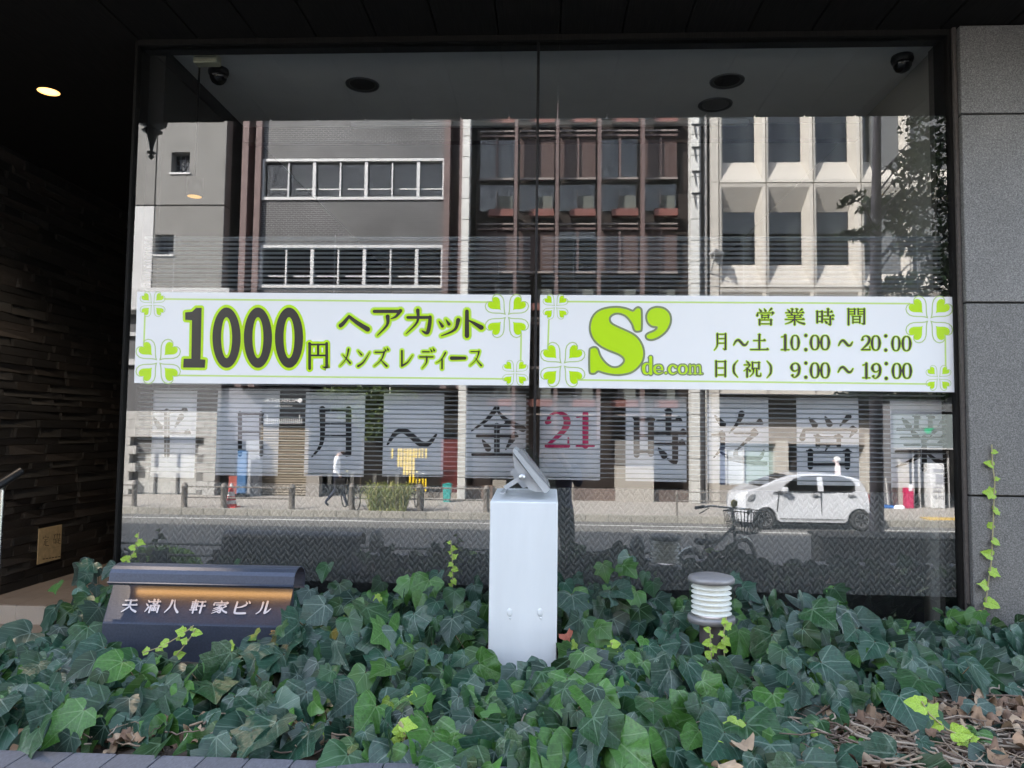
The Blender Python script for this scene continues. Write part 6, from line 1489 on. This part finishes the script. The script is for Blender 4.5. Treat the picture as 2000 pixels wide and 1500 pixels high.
def bare(px, py):
    e = ((px-1880)/275)**2+((py-1455)/108)**2
    if e < 1 and py > 1350: return rnd() < .95
    if px < 700 and py > 1440+px*.035 and rnd() < .75: return True
    return False
def hgt(X, Y):
    f_ = max(0, (Y-yb)/(D-yb)); h_ = .05+.17*f_**1.3
    h_ += .03*math.sin(X*3.1+1)*math.sin(Y*4)+.02*math.sin(X*7.3)
    if X > 1.0: h_ -= .13*f_*min(1, (X-1.0)/.7)
    if X < -1.5: h_ *= max(.25, 1-(-1.5-X)*1.3)
    if X < -1.55 and Y > 3.0: h_ = .17*min(1, (Y-3.0)/.25)
    h_ *= 1+.35*math.sin(X*9.3+Y*5)*math.sin(Y*11.7-X*4)
    return max(h_, .03)
LV = []
tries = 0
def basis(nrm_, tip):
    z_ = nrm_.normalized(); y_ = (tip-z_*tip.dot(z_)).normalized(); x_ = y_.cross(z_); return Matrix((x_, y_, z_)).transposed()
for layer in range(3):
    N_ = (2100, 1100, 560)[layer]
    for k in range(N_):
        X = U(-2.12, 2.75); Y = U(yb-.13, D-.03)
        if Y < yb+.02 and X < -.55: continue
        if Y < yb and rnd() < .3: continue
        zz = zSoil+hgt(X, Y)*(.4, .8, 1.15)[layer]+U(-.035, .035)
        if Y < yb: zz = zSoil+U(-.14, .05)
        Pp = Vector((X, Y, zz)); px, py, zc_ = proj(Pp)
        s_ = random.choice((.07, .095, .12, .135, .15, .17))*U(.85, 1.1)
        if layer == 2: s_ *= .9
        if Y > 3.35: s_ *= .85
        tip = Vector((U(-.75, .75), -1+U(-.2, .5), -.35+U(-.5, .35)))
        nr = Vector((U(-.75, .75), U(-1.15, -.1), U(.15, 1.0)))
        Pc = Pp+tip.normalized()*s_*.5; qx, qy, _z = proj(Pc)
        if bare(qx, qy) or blocked(qx, qy, Pp) or blocked(px, py, Pp): continue
        tx, ty, _z = proj(Pp+tip.normalized()*s_)
        if blocked(tx, ty, Pp): continue
        if w0.x-.06 < X < w1.x+.06 and YW-.02 < Y < YW+.40: continue
        if x0-.03 < X < x1+.03 and YM-.02 < Y < YM+.24: continue
        r = rnd(); mi = 0 if r < .46 else 1 if r < .68 else 3 if r < .84 else 2 if r < .985 else 4
        if mi == 4: s_ *= .45
        if mi != 4 and 680 < px < 1400 and rnd() < .3: mi = 2 if rnd() < .6 else 1
        vis = s_/zc_*F
        score = vis*(1 if -60 < qx < 2060 and qy < 1560 else .01)*(.6, .85, 1.1)[layer]
        LV.append((score, Pp, basis(nr, tip), s_, random.randrange(12), mi))
LV.sort(key=lambda q_: -q_[0])
ivy = thing('ivy', 'dense dark green ivy filling the planting bed below the window', 'plant', (0, 2.6, zSoil))
for (_, Pp, B3, s_, gi, mi) in LV[:298]:
    o = bpy.data.objects.new('leaf', lm(gi, mi)); COL.objects.link(o); o.parent = ivy
    o.matrix_local = Matrix.Translation(Pp-ORG[ivy.name]) @ B3.to_4x4() @ Matrix.Scale(s_, 4)
class UVM:
    def __init__(s): s.v = []; s.f = []; s.m = []; s.uv = []
    def add(s, gi, M4, mi):
        V_, F_, uvs = LG[gi]; o = len(s.v); s.v += [tuple(M4 @ Vector(v_)) for v_ in V_]; s.uv += uvs
        for f_ in F_: s.f.append(tuple(i+o for i in f_)); s.m.append(mi)
    def build(s, name, parent):
        me = bpy.data.meshes.new(name); me.from_pydata(s.v, [], s.f)
        for m_ in IV: me.materials.append(m_)
        me.polygons.foreach_set('material_index', s.m); me.polygons.foreach_set('use_smooth', [True]*len(s.f))
        ul = me.uv_layers.new(name='UVMap'); fl_ = []
        for lp in me.loops: fl_ += s.uv[lp.vertex_index]
        ul.data.foreach_set('uv', fl_); me.update()
        o = bpy.data.objects.new(name, me); COL.objects.link(o); o.parent = parent; return o
um = UVM()
for (_, Pp, B3, s_, gi, mi) in LV[298:]:
    um.add(gi, Matrix.Translation(Pp-ORG[ivy.name]) @ B3.to_4x4() @ Matrix.Scale(s_, 4), mi)
fo = um.build('smaller_leaves', ivy); fo['kind'] = 'stuff'
stm = MB(); STEM = mat('ivy_stem', (.16, .12, .07), .8, var=.2)
for (_, Pp, B3, s_, gi, mi) in LV[:900]:
    stm.tube([Pp, Pp+Vector((U(-.03, .03), .04, -.05)), Pp+Vector((U(-.06, .06), .06, -.13))], .0022, 4, caps=False)
sto = stm.build('petioles', STEM, ivy, fixn=False); sto['kind'] = 'stuff'
# young shoots
def shoot(label, pts_px, y, n, ls=.022, r=.0022, root=None):
    P_ = [PY(px, py, y+(dy if len(q_) > 2 else 0)) for q_ in pts_px for (px, py, dy) in [(q_[0], q_[1], q_[2] if len(q_) > 2 else 0)]]
    t = thing('ivy_shoot', label, 'plant', tuple(P_[0])); MB().tube(P_, r, 6).build('stem', mat('young_stem', (.34, .30, .16), .7), t)
    segs = len(P_)-1
    for k in range(n):
        f_ = (k+.5)/n*segs; i = int(f_); q_ = P_[i].lerp(P_[i+1], f_-i)
        side = 1 if k % 2 else -1; tip = Vector((side*U(.5, 1), U(-.6, .0), U(-.5, .6))); nr = Vector((U(-.4, .4), -1, U(0, .8)))
        o = bpy.data.objects.new('leaf', lm(random.randrange(12), 4)); COL.objects.link(o); o.parent = t
        o.matrix_local = Matrix.Translation(q_-ORG[t.name]) @ basis(nr, tip).to_4x4() @ Matrix.Scale(ls*U(.5, 1.2), 4)
    return t
shoot('long ivy shoot with bright leaves climbing the granite wall', [(1916, 1215), (1925, 1180), (1930, 1140), (1936, 1100), (1938, 1060), (1940, 1020), (1941, 980), (1943, 940), (1938, 905), (1937, 868)], D-.068, 12, .05, .003)
shoot('pale ivy shoot arching in front of the name marker', [(280, 1275), (318, 1262), (355, 1240), (378, 1222)], YM-.06, 6, .035)
shoot('second pale shoot crossing below the marker\'s face', [(395, 1312), (350, 1308), (318, 1300), (345, 1280), (372, 1245), (382, 1228)], YM-.07, 6, .032)
shoot('yellow green shoot growing up the bollard lamp\'s pole', [(1420, 1355), (1418, 1310), (1414, 1270), (1413, 1240), (1419, 1205)], YBo-.12, 11, .034)
shoot('thin yellow green shoot left of the bollard\'s pole', [(1390, 1290), (1388, 1255), (1386, 1225)], YBo-.11, 5, .028)
shoot('slim shoot standing before the glass left of the white box', [(884, 1150), (884, 1115), (883, 1085), (880, 1055)], D-.12, 9, .028)
shoot('small shoot before the glass above the name marker', [(250, 1100), (260, 1080), (268, 1060), (271, 1040)], D-.10, 5, .036)
shoot('thick yellow stem rising in the front ivy', [(782, 1500), (786, 1465), (792, 1430), (780, 1410)], 2.15, 6, .05, .006)
shoot('bright young shoot trailing at the front right of the white box', [(1030, 1455), (1050, 1468), (1090, 1465), (1130, 1445), (1170, 1440)], 2.2, 6, .10)
shoot('yellow shoot lying across the bare twigs', [(1800, 1370), (1815, 1395), (1850, 1425), (1885, 1440), (1900, 1445)], 2.25, 6, .045)
shoot('pale shoot in the ivy left of the bollard', [(1160, 1300), (1180, 1290), (1195, 1275), (1195, 1255)], YBo-.12, 8, .045)
shoot('yellow shoot low at the lower left of the bed', [(560, 1400), (590, 1420), (620, 1435), (650, 1440)], 2.3, 5, .04)
shoot('pale green shoot in the lower centre right ivy', [(1400, 1460), (1430, 1480), (1440, 1500)], 2.15, 5, .05)
# twigs, dry leaves
TW = [mat('twig_a', (.32, .24, .17), .9, var=.25, scale=20), mat('twig_b', (.18, .13, .10), .9, var=.3, scale=20), mat('twig_c', (.40, .33, .26), .9, var=.2, scale=20)]
tw = MB()
def twig(px, py, L, r):
    q_ = PZ(px, py, zSoil+.02); a_ = U(0, 6.28); z_ = q_.z+U(-.01, .03); pts_ = [Vector((q_.x, q_.y, z_))]
    for i in range(5): a_ += U(-.6, .6); pts_.append(pts_[-1]+Vector((math.cos(a_)*L/5, math.sin(a_)*L/5, U(-.009, .009))))
    tw.tube(pts_, [r, r*1.1, r, r*.9, r*.8, r*.6], 5, m=random.randrange(3), caps=False)
for k in range(420): twig(U(1610, 2060), U(1370, 1520), U(.08, .3), U(.0012, .0045))
for k in range(60): twig(U(60, 720), U(1420, 1450)+(8), U(.05, .12), U(.0012, .004))
for k in range(60): twig(U(300, 1700), U(1250, 1450), U(.06, .2), U(.0012, .003))
o = tw.build('dry_twigs', TW, fixn=False); tag(o, 'tangle of dry ivy roots and twigs on the bare soil', 'twigs', kind='stuff')
DRY = [mat('dry_leaf_%d' % i, c_2, .8, var=.3, scale=30) for i, c_2 in enumerate(((.32, .21, .13), (.19, .12, .08), (.42, .31, .21)))]
def dryleaf(P_, s_, mb, mi):
    V_, F_, _u2 = LG[random.randrange(12)]; nr = Vector((U(-.5, .5), U(-.7, .2), 1)); B_ = basis(nr, Vector((U(-1, 1), U(-1, 1), 0)))
    cur = U(.5, 1.5)
    mb.add([P_+B_ @ Vector((v_[0]*s_, v_[1]*s_, (v_[2]+cur*v_[0]**2+.15*math.sin(v_[1]*9))*s_)) for v_ in V_], F_, mi, True)
dl_ = MB()
for k in range(150):
    px, py = (U(1600, 2050), U(1365, 1420)) if k < 110 else (U(1600, 2050), U(1420, 1510)); dryleaf(PZ(px, py, zSoil+U(.0, .05)), U(.03, .07), dl_, random.randrange(3))
for k in range(40): dryleaf(PZ(U(60, 700), U(1415, 1450), zSoil+U(0, .03)), U(.03, .07), dl_, random.randrange(3))
o = dl_.build('leaf_litter', DRY, fixn=False); tag(o, 'scattered brown leaf litter on the bare soil', 'leaf litter', kind='stuff')
for (px, py, s_, lab) in ((1455, 1475, .065, 'large curled tan leaf lying at the foot of the ivy'), (1400, 1515, .07, 'brown dead leaf at the bottom edge under the ivy'), (1104, 1252, .05, 'reddish dead leaf right of the white box')):
    q_ = PZ(px, py, zSoil+.05) if py > 1300 else PY(px, py, 2.9); b = MB(); dryleaf(q_, s_, b, 0)
    b.v = [(v_[0], v_[1]-.02, v_[2]+.03) for v_ in b.v]; o = b.build('fallen_leaf', DRY[2] if py > 1300 else mat('red_dead', (.25, .07, .04), .7), org=q_, fixn=False); tag(o, lab, 'leaf')
